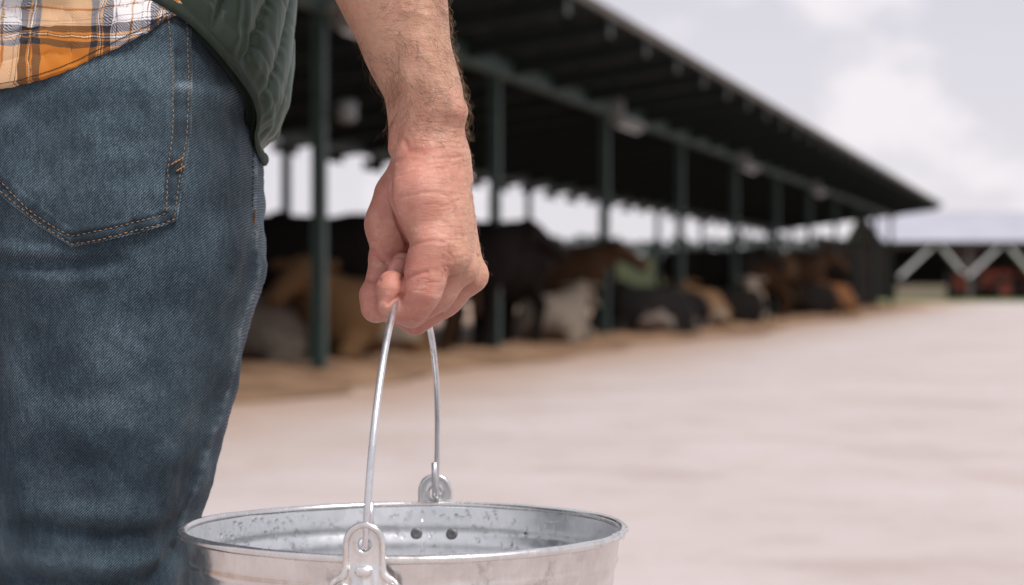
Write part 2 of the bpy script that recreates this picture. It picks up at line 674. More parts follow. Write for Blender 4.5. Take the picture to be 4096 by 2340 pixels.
def bp(s, o, z):
    """barn coordinates: s along from the first post, o outwards (towards the road), z up"""
    v = POST0 + BD * s + BN * o
    return (v.x, v.y, z)


CONC = mat('pale_concrete', (0.45, 0.38, 0.38), 0.85, 0, 0.3)
_t = NT(CONC)
_co = _t.coord()
_n = _t.noise(0.55, 7, 0.62, _co)
_n2 = _t.noise(3.2, 6, 0.65, _t.mapping(_co, (1, 0.45, 1)))
_c = _t.ramp(_n, [(0.25, (0.425, 0.362, 0.350)), (0.5, (0.475, 0.418, 0.410)), (0.75, (0.515, 0.465, 0.463))])
_c = _t.mix(_t.rng(_n2, 0.50, 0.70, 0, 0.38), _c, (0.39, 0.295, 0.25, 1))
_n3 = _t.noise(1.1, 6, 0.62, _t.mapping(_co, (0.55, 1.0, 1), (0, 0, 0.3), (7, 3, 0)))
_c = _t.mix(_t.rng(_n3, 0.53, 0.66, 0, 0.45), _c, (0.33, 0.255, 0.225, 1))
_c = _t.mix(_t.rng(_t.noise(7, 5, 0.7, _co), 0.56, 0.72, 0, 0.35), _c, (0.30, 0.23, 0.20, 1))
# tan dust trodden out of the barn: strength falls off away from the line of posts
_sep = _t.n('ShaderNodeSeparateXYZ', {0: _co})
_od = _t.math('ADD', _t.math('MULTIPLY', _sep.outputs[0], BN.x), _t.math('MULTIPLY', _sep.outputs[1], BN.y))
_od = _t.math('SUBTRACT', _od, POST0.dot(BN))
_od = _t.math('ADD', _od, _t.math('MULTIPLY', _t.math('SUBTRACT', _t.noise(0.8, 5, 0.6, _co), 0.5), 2.4))
_c = _t.mix(_t.rng(_od, 0.6, 3.9, 0.92, 0.0, True), _c, (0.36, 0.235, 0.165, 1))
_t.set('Base Color', _c)
_t.set('Normal', _t.bump(_t.noise(40, 6, 0.65, _co), 0.3, 0.01))

g = MB()
g.add([(-600, -60, 0), (600, -60, 0), (600, 900, 0), (-600, 900, 0)], [(0, 1, 2, 3)])
ground = tag(g.build('ground', CONC), 'pale pinkish concrete yard in front of the open barn', kind='structure')

FIELD = vary('field_green', (0.085, 0.13, 0.035), (0.16, 0.19, 0.06), 0.25, 0.9, 0.4, 0.1)
HILL_M = vary('far_slope', (0.038, 0.044, 0.026), (0.056, 0.060, 0.036), 0.06, 0.95, spec=0.0)
STRAW_M = vary('straw_litter', (0.105, 0.056, 0.028), (0.30, 0.180, 0.105), 1.1, 0.95, 0.6, 0.05)
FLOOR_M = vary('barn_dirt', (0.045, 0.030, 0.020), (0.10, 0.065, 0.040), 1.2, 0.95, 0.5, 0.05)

# barn floor: trodden bedding
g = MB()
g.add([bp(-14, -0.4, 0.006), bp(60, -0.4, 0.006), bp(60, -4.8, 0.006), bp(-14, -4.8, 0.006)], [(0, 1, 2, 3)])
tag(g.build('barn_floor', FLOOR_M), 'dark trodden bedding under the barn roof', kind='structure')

# straw drift along the posts
ns, no = 420, 26
S = np.linspace(-12, 62, ns); O = np.linspace(0, 1, no)
SS, OO = np.meshgrid(S, O)
SS, OO = SS.ravel(), OO.ravel()
e1 = 1.20 + 0.30 * N1(np.stack([SS, SS * 0, SS * 0], 1), 0.11) + 0.16 * N2(np.stack([SS, SS * 0, SS * 0], 1), 0.6)
off = -1.5 + (e1 + 1.5) * OO
hgt = 0.012 + np.sin(np.pi * np.clip(OO * 0.92 + 0.08, 0, 1)) ** 0.8 * (0.055 + 0.03 * N3(np.stack([SS, off, off * 0], 1), 0.7) + 0.02 * N4(np.stack([SS, off, off * 0], 1), 2.5))
V = np.array([bp(s, o, z) for s, o, z in zip(SS, off, hgt)])
tag(mesh_obj('straw', V, grid_faces(ns, no), STRAW_M), 'brown drift of straw and litter along the barn posts', kind='stuff')

# grass verge and rising field behind
g = MB()
g.add([(4, 92.5, 0.012), (60, 92.5, 0.012), (60, 260, 0.012), (4, 260, 0.012)], [(0, 1, 2, 3)])
tag(g.build('grass_verge', FIELD), 'strip of green grass in front of the far shed', kind='structure')
nx, ny = 90, 40
X = np.linspace(-260, 160, nx); Y = np.linspace(0, 1, ny)
XX, YY = np.meshgrid(X, Y); XX, YY = XX.ravel(), YY.ravel()
V = np.stack([XX, 135 + YY * 260 + 0 * XX, -0.05 + 6.4 * YY ** 0.9 + 0.5 * N1(np.stack([XX, YY * 100, YY * 0], 1), 0.012)], 1)
tag(mesh_obj('hill', V, grid_faces(nx, ny), HILL_M), 'gently rising green field behind the barn', kind='structure')
# wood along the skyline
LEAF = vary('wood_leaves', (0.045, 0.060, 0.055), (0.075, 0.092, 0.080), 0.5, 0.9)
rv = np.random.default_rng(3)
bV, bF = [], []
for i in range(13000):
    x = rv.uniform(-240, 150); y = 300 + rv.uniform(-8, 14)
    topz = 7.7 + 0.35 * math.sin(x * 0.21) + 0.25 * math.sin(x * 0.53 + 1) + 0.2 * math.sin(x * 1.3)
    z = 3.0 + (topz - 3.0) * rv.uniform(0, 1) ** 0.7
    s = rv.uniform(0.4, 0.8)
    n = rv.normal(size=3); n /= np.linalg.norm(n)
    u = np.cross(n, (0.3, 0.2, 1)); u /= np.linalg.norm(u); w = np.cross(n, u)
    b = len(bV)
    c = np.array([x, y, z])
    bV += [c + s * u, c + s * w * 0.7, c - s * u, c - s * w * 0.7]
    bF.append((b, b + 1, b + 2, b + 3))
tag(mesh_obj('treeline', np.array(bV), np.array(bF), LEAF, smooth=False), 'dark wood along the skyline behind the barn', kind='stuff')

# ------------------------------------------------------------------ the cattle barn
GREEN = vary('green_steel_paint', (0.026, 0.053, 0.048), (0.042, 0.077, 0.070), 3.0, 0.5, spec=0.45)
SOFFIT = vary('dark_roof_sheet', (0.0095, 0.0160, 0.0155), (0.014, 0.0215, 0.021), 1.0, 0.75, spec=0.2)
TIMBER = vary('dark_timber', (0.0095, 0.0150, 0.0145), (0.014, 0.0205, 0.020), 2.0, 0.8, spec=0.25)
FASCIA = vary('weathered_eave', (0.055, 0.048, 0.040), (0.095, 0.082, 0.070), 1.5, 0.75)
LIT_END = vary('lit_end_tone', (0.028, 0.035, 0.033), (0.045, 0.053, 0.050), 3.0, 0.6)  # paler tone paints the light caught by the rafter ends
barn = empty('cattle_barn', bp(0, 0, 0))
tag(barn, 'long open cattle barn with dark green steel posts and a low dark roof', 'barn')
SB0, SB1 = -13.0, 59.0
DEEP = -4.0                                       # far row of posts
BEAM_Z, EAVE_Z, EAVE_O = 3.45, 3.80, 1.76
BACK_O, BACK_Z = -4.6, 3.02


def loc(v):  # world -> barn-empty local
    return (v[0] - barn.location.x, v[1] - barn.location.y, v[2])


def bl(s, o, z):
    return loc(bp(s, o, z))


rz_b = math.atan2(BD.y, BD.x)


def roof_z(o):
    return BACK_Z + (EAVE_Z - BACK_Z) * (o - BACK_O) / (EAVE_O - BACK_O)


def post_mesh(hh, w=0.20):
    b = MB()
    b.box((0, 0, hh / 2), (w, w * 0.12, hh))
    for sgn in (-1, 1):
        b.box((sgn * w * 0.46, 0, hh / 2), (w * 0.10, w * 0.9, hh))
    b.box((0, 0, 0.03), (w * 1.7, w * 1.7, 0.025))
    return b.mesh('post', GREEN)


pm = post_mesh(BEAM_Z - 0.11, 0.118)
pm2 = post_mesh(roof_z(DEEP) - 0.1, 0.11)
for i in range(-1, 11):
    o = obj('post', pm, barn, bl(i * SPACE, 0, 0.0), rz_b + math.pi / 2)
    if i == 0: o['label'] = 'green steel post nearest the hand'
for i in range(-2, 9):
    obj('post', pm2, barn, bl(8.9 + i * 6.4, DEEP, 0.0), rz_b + math.pi / 2)
b = MB(); b.bar(bl(SB0, 0, BEAM_Z), bl(SB1, 0, BEAM_Z), 0.14, 0.20); b.build('beam', GREEN, barn)
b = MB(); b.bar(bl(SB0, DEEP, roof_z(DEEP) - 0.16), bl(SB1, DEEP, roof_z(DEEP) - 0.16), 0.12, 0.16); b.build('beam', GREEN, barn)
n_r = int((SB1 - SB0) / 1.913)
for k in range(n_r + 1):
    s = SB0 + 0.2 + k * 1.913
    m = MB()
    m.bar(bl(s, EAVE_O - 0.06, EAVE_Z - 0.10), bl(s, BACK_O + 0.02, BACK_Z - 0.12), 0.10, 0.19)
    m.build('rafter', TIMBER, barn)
    m = MB(); m.box((0, 0, 0), (0.16, 0.02, 0.20))
    o = m.build('lit_rafter_end', LIT_END, barn); o.location = bl(s, EAVE_O - 0.035, EAVE_Z - 0.12); o.rotation_euler = (0, 0, rz_b)  # thin added face, coloured lighter as the lit end of the rafter
    m = MB(); m.box((0, 0, 0), (0.95, 0.03, 0.16))
    o = m.build('valance_board', TIMBER, barn); o.location = bl(s, BACK_O + 0.06, BACK_Z - 0.20 - 0.03 * math.sin(k * 1.9)); o.rotation_euler = (0, 0, rz_b)
for o_ in (1.2, 0.4, -0.7, -1.8, -2.9, -3.6):
    m = MB(); m.bar(bl(SB0, o_, roof_z(o_) + 0.02), bl(SB1, o_, roof_z(o_) + 0.02), 0.07, 0.05); m.build('purlin', TIMBER, barn)


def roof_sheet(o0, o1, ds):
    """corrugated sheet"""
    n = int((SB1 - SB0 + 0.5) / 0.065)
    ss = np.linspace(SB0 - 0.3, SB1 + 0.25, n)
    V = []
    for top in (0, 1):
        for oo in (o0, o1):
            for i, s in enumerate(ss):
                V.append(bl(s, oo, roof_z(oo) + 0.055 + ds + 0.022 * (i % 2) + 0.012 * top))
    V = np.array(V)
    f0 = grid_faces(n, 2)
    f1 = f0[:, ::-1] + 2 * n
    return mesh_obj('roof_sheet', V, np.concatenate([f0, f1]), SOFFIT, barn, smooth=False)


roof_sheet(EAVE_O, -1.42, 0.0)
roof_sheet(-1.38, BACK_O, -0.0)
m = MB(); m.bar(bl(SB0 - 0.3, EAVE_O + 0.02, EAVE_Z + 0.02), bl(SB1 + 0.25, EAVE_O + 0.02, EAVE_Z + 0.02), 0.03, 0.10)
m.build('eave_fascia', FASCIA, barn)
# feed rail on the far side and a low far wall
m = MB()
for z_ in (0.55, 1.05):
    m.tube([bl(SB0, DEEP + 0.25, z_), bl(23.6, DEEP + 0.25, z_)], 0.035, 8)
    m.tube([bl(34.0, DEEP + 0.25, z_), bl(SB1, DEEP + 0.25, z_)], 0.035, 8)
m.build('feed_rail', GREEN, barn)

# lamps hung from the beam at every second post
WHITE_M = vary('white_enamel', (0.16, 0.175, 0.175), (0.22, 0.235, 0.235), 4, 0.5)
LAMP_W = ['first', 'second', 'third', 'fourth']
for k, i in enumerate((0, 2, 4, 6)):
    r = empty('strip_lamp', bp(i * SPACE + 0.1, 0.14, BEAM_Z))
    r.rotation_euler = (0, 0, rz_b)
    m = MB(); m.box((0.85, 0, -0.16), (1.5, 0.20, 0.15), bev=0.03); m.build('housing', WHITE_M, r)
    m = MB(); m.tube([(0.15, 0, -0.258), (1.55, 0, -0.258)], 0.019, 8); m.build('tube', mat('opal_tube_%d' % k, (0.7, 0.7, 0.7), 0.3), r)
    m = MB(); m.box((0.02, 0, 0.02), (0.22, 0.20, 0.26), bev=0.04); m.build('junction_box', WHITE_M, r)
    m = MB()
    for xx in (0.3, 1.4): m.tube([(xx, 0, -0.09), (xx, 0, 0.02)], 0.01, 6)
    m.build('bracket', GREEN, r)
    tag(r, '%s white strip lamp under the barn beam, counting from the arm' % LAMP_W[k], 'lamp', 'strip lamps along the barn beam')
# two pale insulators on the first post
for z_, nm in ((BEAM_Z - 0.1, 'upper'), (2.43, 'lower')):
    m = MB(); m.lathe([(0.0, -0.10), (0.07, -0.10), (0.10, -0.04), (0.075, 0.0), (0.10, 0.04), (0.07, 0.10), (0.0, 0.10)], 16)
    o = m.build('insulator', WHITE_M, smooth=True)
    o.location = bp(0.10, 0.24, z_)
    tag(o, '%s pale round insulator on the first green post' % nm, 'insulator', 'insulators on the first post')

# timber pen beyond the barn's end
PEN = vary('pen_boards', (0.014, 0.0115, 0.010), (0.036, 0.026, 0.020), 1.4, 0.9, spec=0.1)
pen = empty('cattle_pen', bp(41, -0.6, 0))
tag(pen, 'dark boarded cattle pen filling the far end of the barn', 'pen')


def pl(s, o, z):
    v = bp(s, o, z)
    return (v[0] - pen.location.x, v[1] - pen.location.y, z)


for k in range(42):
    s = 40.8 + k * 0.43
    hh = 2.2 + 0.12 * math.sin(k * 2.1)
    m = MB(); m.box((0, 0, hh / 2), (0.40, 0.035, hh))
    o = m.build('board', PEN, pen)
    o.location = pl(s, -0.6 + 0.012 * (k % 2), 0); o.rotation_euler = (0, 0, rz_b)
for k in range(8):
    v = bp(40.8 + 42 * 0.43, -0.9 - k * 0.42, 0)
    m = MB(); m.box((0, 0, 1.1), (0.40, 0.035, 2.2))
    o = m.build('board', PEN, pen)
    o.location = (v[0] - pen.location.x, v[1] - pen.location.y, 0); o.rotation_euler = (0, 0, rz_b + math.pi / 2)
for z_ in (0.5, 1.4, 2.2):
    m = MB(); m.bar(pl(40.6, -0.66, z_), pl(58.8, -0.66, z_), 0.05, 0.12); m.build('rail', PEN, pen)

# ------------------------------------------------------------------ cows
def cow_standing(Pn):
    Q = Pn.copy(); Q[:, 1] = np.abs(Q[:, 1])
    d = rcone(Q, (0.52, 0, 1.04), (-0.62, 0, 1.10), 0.335, 0.31)
    d = smin(d, ellip(Q, (-0.05, 0, 0.93), (0.80, 0.37, 0.40)), 0.12)
    d = smin(d, rcone(Q, (0.62, 0, 1.16), (1.02, 0, 1.30), 0.25, 0.155), 0.14)
    d = smin(d, rcone(Q, (1.02, 0, 1.36), (1.44, 0, 1.08), 0.135, 0.085), 0.06)
    d = smin(d, rcone(Q, (1.02, 0.10, 1.42), (0.98, 0.30, 1.40), 0.03, 0.05), 0.03)
    d = smin(d, rcone(Q, (-0.62, 0.14, 1.22), (-0.68, 0.17, 0.95), 0.17, 0.20), 0.12)
    d = smin(d, chain(Q, [(0.50, 0.17, 0.85), (0.50, 0.17, 0.45), (0.48, 0.17, 0.10), (0.52, 0.17, 0.04)], [0.14, 0.075, 0.05, 0.065], 0.04), 0.08)
    d = smin(d, chain(Q, [(-0.60, 0.19, 0.95), (-0.50, 0.20, 0.68), (-0.74, 0.19, 0.48), (-0.66, 0.19, 0.10), (-0.62, 0.19, 0.04)], [0.20, 0.11, 0.07, 0.05, 0.065], 0.04), 0.08)
    d = smin(d, chain(Q, [(-0.93, 0, 1.25), (-1.0, 0, 0.9), (-0.98, 0, 0.45)], [0.04, 0.025, 0.05], 0.02), 0.03)
    d = smin(d, ellip(Q, (-0.42, 0, 0.66), (0.20, 0.15, 0.14)), 0.08)
    return d


def cow_lying(Pn):
    Q = Pn
    d = rcone(Q, (0.50, 0, 0.46), (-0.60, 0.05, 0.44), 0.34, 0.33)
    d = smin(d, ellip(Q, (-0.10, 0.02, 0.34), (0.82, 0.46, 0.33)), 0.12)
    d = smin(d, rcone(Q, (0.60, 0, 0.58), (0.98, -0.06, 0.80), 0.24, 0.15), 0.14)
    d = smin(d, rcone(Q, (0.98, -0.06, 0.86), (1.34, -0.16, 0.60), 0.13, 0.08), 0.06)
    for sg in (-1, 1):
        d = smin(d, rcone(Q, (0.98, -0.06 + sg * 0.10, 0.93), (0.93, -0.06 + sg * 0.29, 0.90), 0.03, 0.05), 0.03)
        d = smin(d, chain(Q, [(0.52, sg * 0.25, 0.22), (0.86, sg * 0.28, 0.10), (0.60, sg * 0.30, 0.07)], [0.12, 0.075, 0.055], 0.04), 0.06)
        d = smin(d, chain(Q, [(-0.62, sg * 0.30, 0.30), (-0.22, sg * 0.44, 0.20), (-0.62, sg * 0.46, 0.09), (-0.25, sg * 0.52, 0.06)], [0.20, 0.12, 0.07, 0.055], 0.05), 0.08)
    d = smin(d, chain(Q, [(-0.90, 0.02, 0.55), (-1.02, 0.15, 0.25), (-0.95, 0.3, 0.05)], [0.04, 0.025, 0.04], 0.02), 0.03)
    return d


Vs, Qs = sdf_mesh(cow_standing, (-1.15, -0.5, 0), (1.65, 0.5, 1.75), 0.03)
Vl, Ql = sdf_mesh(cow_lying, (-1.2, -0.75, 0), (1.55, 0.75, 1.2), 0.03)


def coat(name, c0, c1, c2, thr, scale=1.6):
    m = mat(name, c0, 0.85, 0, 0.08)
    t = NT(m)
    co = t.coord()
    c0, c1, c2 = [tuple(v * 0.66 for v in q) for q in (c0, c1, c2)]
    k = t.noise(scale, 3, 0.5, co)
    base = t.ramp(t.noise(9, 3, 0.6, co), [(0.3, c0), (0.7, c1)])
    t.set('Base Color', t.mix(t.rng(k, thr, thr + 0.05), base, (*c2, 1)))
    return m


COATS = {
    'tan': coat('tan_coat', (0.165, 0.088, 0.041), (0.215, 0.122, 0.058), (0.32, 0.26, 0.205), 0.60),
    'cream': coat('cream_coat', (0.20, 0.16, 0.125), (0.30, 0.245, 0.195), (0.13, 0.085, 0.055), 0.68),
    'brown': coat('brown_coat', (0.045, 0.024, 0.013), (0.080, 0.042, 0.021), (0.12, 0.064, 0.032), 0.60),
    'dark': coat('dark_coat', (0.009, 0.0075, 0.007), (0.018, 0.013, 0.011), (0.028, 0.018, 0.012), 0.62),
    'pied': coat('pied_coat', (0.010, 0.009, 0.009), (0.018, 0.015, 0.014), (0.26, 0.215, 0.19), 0.55, 1.9),
    'red': coat('red_coat', (0.16, 0.065, 0.026), (0.22, 0.095, 0.038), (0.30, 0.24, 0.19), 0.66),
}
MESH = {}
for cn, cm in COATS.items():
    MESH['s', cn] = make_mesh('cow_' + cn, Vs, Qs, cm)
    MESH['l', cn] = make_mesh('cow_' + cn, Vl, Ql, cm)
HORN = mat('horn', (0.35, 0.30, 0.24), 0.5)


def cow(kind, cn, px, py_foot, turn, label, scale=1.0, depth=None):
    """py_foot: photo row where it meets the ground; depth overrides it"""
    d = depth if depth else F * H / (py_foot - HY)
    o = obj('cow', MESH[kind, cn], None, (XP(px, d), d, 0.012), math.radians(turn))
    o.scale = (scale,) * 3
    tag(o, label, 'cow', 'cattle under the barn roof')
    return o


# lying along the front
cow('l', 'cream', 1095, 0, 60, 'cream cow lying behind the jeans, left of the first green post', 0.92, 20.2)
cow('l', 'tan', 1420, 0, 250, 'large tan cow lying between first green post and the hand', 1.12, 20.8)
cow('l', 'cream', 2225, 0, 68, 'cream cow lying between second and third green posts', 0.88, 27.2)
cow('l', 'pied', 2560, 0, 215, 'black and white cow lying just past the third green post', 1.0, 31.5)
cow('l', 'tan', 2790, 0, 250, 'tan cow lying just past the fourth green post', 0.95, 36.0)
cow('l', 'cream', 2975, 0, 275, 'pale cream cow lying before the fifth green post', 1.0, 41.5)
cow('l', 'dark', 2880, 0, 190, 'black cow lying in front of the pale cream cow', 0.95, 39.3)
cow('l', 'dark', 3190, 0, 190, 'black cow lying beyond the pale cream cow', 1.1, 50.0)
cow('l', 'red', 3315, 0, 240, 'reddish cow lying farthest along the barn', 1.1, 54.0)
cow('l', 'pied', 2660, 0, 150, 'pied cow lying behind the fourth green post', 0.9, 34.5)
# standing deeper in the shade
cow('s', 'dark', 1180, 0, 12, 'tall dark cow standing left of the first green post', 1.12, 21.6)
cow('s', 'brown', 1520, 0, 186, 'brown cow standing right behind the tan lying cow', 1.10, 22.4)
cow('s', 'dark', 1760, 0, 20, 'dark cow standing behind the wrist and knuckles', 1.08, 23.6)
cow('s', 'dark', 1960, 0, 238, 'dark cow standing at the second green post', 1.16, 25.2)
cow('s', 'brown', 2190, 0, 12, 'brown cow standing between second and third green posts', 1.0, 29.0)
cow('s', 'dark', 1600, 0, 175, 'black cow standing behind the fingers', 1.0, 24.6)
cow('s', 'dark', 1330, 0, 170, 'black cow standing behind the first green post', 1.12, 23.4)
cow('s', 'dark', 2230, 0, 200, 'dark cow standing behind the cream cow between two posts', 0.98, 30.4)
cow('s', 'dark', 2840, 0, 15, 'dark cow standing between fourth and fifth green posts', 1.1, 41.0)
cow('s', 'brown', 3010, 0, 195, 'brown cow standing at the fifth green post', 1.1, 45.0)
cow('s', 'dark', 2940, 0, 170, 'black cow standing behind the pale cream cow', 1.1, 46.5)
cow('s', 'brown', 3150, 0, 18, 'brown cow standing at the sixth green post', 1.15, 51.0)
cow('s', 'dark', 3260, 0, 190, 'dark cow standing past the sixth green post', 1.15, 55.0)

# ------------------------------------------------------------------ far shed with pale roof, tractors
SHEET = vary('pale_roof_sheet', (0.36, 0.36, 0.42), (0.43, 0.43, 0.49), 0.5, 0.5)
BRACE = vary('white_brace_paint', (0.68, 0.68, 0.70), (0.78, 0.78, 0.80), 1.5, 0.6)
SHED_DARK = vary('shed_dark_boards', (0.085, 0.066, 0.062), (0.13, 0.105, 0.098), 0.8, 0.9)
SD = 109.0
shed = empty('machine_shed', (XP(3900, SD), SD, 0))
tag(shed, 'far open machine shed with pale roof and white angled braces', 'shed')
sx0, sx1 = -4.7, 14.0
ez, rz_ = 3.15, 5.05
n = int((sx1 - sx0) / 0.15)
xs = np.linspace(sx0 - 0.4, sx1 + 0.4, n)
V = []
for top in (0, 1):
    for yy, zz in ((-0.7, ez), (6.5, rz_), (13.5, ez)):
        for i, x in enumerate(xs):
            V.append((x, yy, zz + 0.04 * (i % 2) + 0.03 * top))
f0 = grid_faces(n, 3)
mesh_obj('roof', np.array(V), np.concatenate([f0[:, ::-1], f0 + 3 * n]), SHEET, shed, smooth=False)
m = MB(); m.bar((sx0, -0.2, ez - 0.16), (sx1, -0.2, ez - 0.16), 0.16, 0.22); m.build('eave_beam', SHED_DARK, shed)
for k in range(-2, 4):
    xc = XP(3740, SD) - shed.location.x + k * 3.70
    if xc < sx0 or xc > sx1: continue
    m = MB(); m.bar((xc - 0.25, -0.25, ez - 0.22), (xc - 2.0, -0.25, 1.25), 0.10, 0.62, (0, 1, 0)); m.build('brace', BRACE, shed)
    m = MB(); m.bar((xc + 0.25, -0.25, ez - 0.22), (xc + 1.45, -0.25, 1.50), 0.10, 0.62, (0, 1, 0)); m.build('brace', BRACE, shed)
    m = MB(); m.box((xc + 1.85, -0.1, 1.45), (0.26, 0.26, 2.9)); m.build('post', SHED_DARK, shed)
m = MB(); m.box(((sx0 + sx1) / 2, 13.0, 1.6), (sx1 - sx0, 0.1, 3.2)); m.build('back_wall', SHED_DARK, shed)
for xe in (sx0, sx1):
    m = MB(); m.box((xe, 6.5, 1.55), (0.1, 12.6, 3.0)); m.build('end_wall', PEN, shed)
    m = MB(); m.add([(xe - 0.05, 0.2, 3.055), (xe - 0.05, 12.8, 3.055), (xe - 0.05, 6.5, 4.85), (xe + 0.05, 0.2, 3.055), (xe + 0.05, 12.8, 3.055), (xe + 0.05, 6.5, 4.85)],
                    [(0, 2, 1), (3, 4, 5), (0, 1, 4, 3), (1, 2, 5, 4), (2, 0, 3, 5)]); m.build('gable', PEN, shed)

RED = vary('tractor_red', (0.22, 0.035, 0.020), (0.30, 0.055, 0.030), 2, 0.45)
RUBBER = mat('tyre_rubber', (0.018, 0.016, 0.016), 0.85)
GLASS = mat('cab_glass', (0.04, 0.05, 0.055), 0.1)


def tractor(x, y, rot, label):
    r = empty('tractor', (x, y, 0.012)); r.rotation_euler = (0, 0, math.radians(rot))
    def wheel(cx, cy, R, w):
        hub = empty('wheel', (cx, cy, R), r)
        a = MB(); a.lathe([(R * 0.55, -w / 2), (R * 0.9, -w / 2), (R, -w * 0.3), (R, w * 0.3), (R * 0.9, w / 2), (R * 0.55, w / 2), (R * 0.55, -w / 2)], 32)
        for k in range(16):
            an = 2 * math.pi * k / 16
            a.box((R * 0.99 * math.cos(an), R * 0.99 * math.sin(an), (k % 2 - 0.5) * w * 0.4), (0.09, 0.09, w * 0.5), an)
        o = a.build('tyre', RUBBER, hub, smooth=False); o.rotation_euler = (math.pi / 2, 0, 0)
        a = MB(); a.lathe([(0.0, -w * 0.30), (R * 0.2, -w * 0.30), (R * 0.28, -w * 0.15), (R * 0.50, -w * 0.22), (R * 0.56, -w * 0.45), (R * 0.56, w * 0.45), (R * 0.50, w * 0.22), (R * 0.28, w * 0.15), (0.0, w * 0.3)], 32)
        o = a.build('rim', RED, hub, smooth=False); o.rotation_euler = (math.pi / 2, 0, 0)
    for s in (-1, 1):
        wheel(-0.9, s * 0.85, 1.0, 0.48)
        wheel(1.45, s * 0.75, 0.62, 0.32)
    a = MB(); a.box((1.0, 0, 1.35), (1.9, 0.75, 0.62), bev=0.12); a.box((0.1, 0, 0.85), (2.4, 0.5, 0.5), bev=0.06); a.build('hood', RED, r)
    a = MB(); a.box((1.97, 0, 1.3), (0.05, 0.6, 0.5), bev=0.015); a.build('grille', RUBBER, r)
    for s in (-1, 1):
        a = MB(); a.box((-0.85, s * 0.72, 1.98), (1.35, 0.44, 0.12), bev=0.05); a.box((-0.2, s * 0.72, 1.75), (0.1, 0.44, 0.5), bev=0.04); a.build('mudguard', RED, r)
    for xx in (-1.35, -0.05):
        for s in (-1, 1):
            a = MB(); a.bar((xx, s * 0.58, 1.5), (xx, s * 0.55, 2.55), 0.07, 0.07); a.build('cab_pillar', RUBBER, r)
    a = MB(); a.box((-0.7, 0, 2.02), (1.22, 1.06, 0.98), bev=0.05); a.build('cab_glass', GLASS, r)
    a = MB(); a.box((-0.7, 0, 2.62), (1.55, 1.3, 0.14), bev=0.05); a.build('cab_roof', RED, r)
    a = MB(); a.tube([(1.0, 0.2, 1.6), (1.0, 0.2, 2.5)], 0.05, 8); a.build('exhaust', RUBBER, r)
    tag(r, label, 'tractor', 'red tractors by the far shed')


tractor(XP(3908, 110.2), 110.2, -6, 'red tractor with big rear wheel under the braces beside the pen')
tractor(XP(4225, 110.6), 110.6, 172, 'red tractor cut off by the right edge of the picture')
# straw coloured paling behind the grass
PALE = vary('weathered_paling', (0.26, 0.21, 0.16), (0.36, 0.30, 0.24), 1.0, 0.85)
fence = empty('paling_fence', (XP(3590, 108.2), 108.2, 0))
tag(fence, 'low weathered paling fence on the grass by the far shed', 'fence')
pmesh = MB().box((0, 0, 0.42), (0.11, 0.03, 0.80)).mesh('paling', PALE)
for k in range(17):
    obj('paling', pmesh, fence, (0.16 * k, 0.004 * (k % 3), 0.0))
for z_ in (0.25, 0.62):
    m = MB(); m.box((1.28, 0.05, z_), (2.8, 0.05, 0.08)); m.build('rail', PALE, fence)
# ------------------------------------------------------------------ the person: bare forearm and hand first
MMP = 1.0 / F                                          # metres per pixel per metre of depth


def R(px, d):
    return px * d * MMP


# forearm: left and right outline rows in the photo
fa_y = np.array([-1000, -700, -400, -150, 0, 75, 150, 230, 300, 350, 400, 435, 470, 510, 550, 600, 640, 700.])
fa_l = np.array([1175, 1160, 1190, 1275, 1338, 1380, 1419, 1456, 1488, 1515, 1543, 1553, 1561, 1566, 1570, 1574, 1580, 1590.])
fa_r = np.array([1700, 1740, 1768, 1782, 1788, 1793, 1801, 1817, 1835, 1848, 1858, 1862, 1862, 1858, 1857, 1857, 1860, 1870.])
fa_b = np.array([0.046, 0.048, 0.046, 0.041, 0.038, 0.0365, 0.035, 0.0335, 0.032, 0.031, 0.0303, 0.030, 0.0295, 0.0287, 0.028, 0.028, 0.028, 0.028])
DF = 1.283
fa_z = ZY(fa_y, DF)[::-1]
fa_cx = XP((fa_l + fa_r) / 2, DF)[::-1]
fa_a = ((fa_r - fa_l) / 2 * DF * MMP)[::-1]
fa_bb = fa_b[::-1]


def forearm(Q):
    z = Q[:, 2]
    zc = np.clip(z, fa_z[0], fa_z[-1])
    cx = np.interp(zc, fa_z, fa_cx); a = np.interp(zc, fa_z, fa_a); b_ = np.interp(zc, fa_z, fa_bb)
    ux, uy = (Q[:, 0] - cx) / a, (Q[:, 1] - DF) / b_
    r = (np.abs(ux) ** 2.25 + np.abs(uy) ** 2.25) ** (1 / 2.25)
    d = (r - 1) * np.minimum(a, b_)
    return np.maximum(d, np.maximum(fa_z[0] - z, z - fa_z[-1])).astype(np.float32)


dP, dR, dM, dI = 1.246, 1.265, 1.287, 1.310            # depths of little, ring, middle, index finger
dT = 1.292                                             # thumb


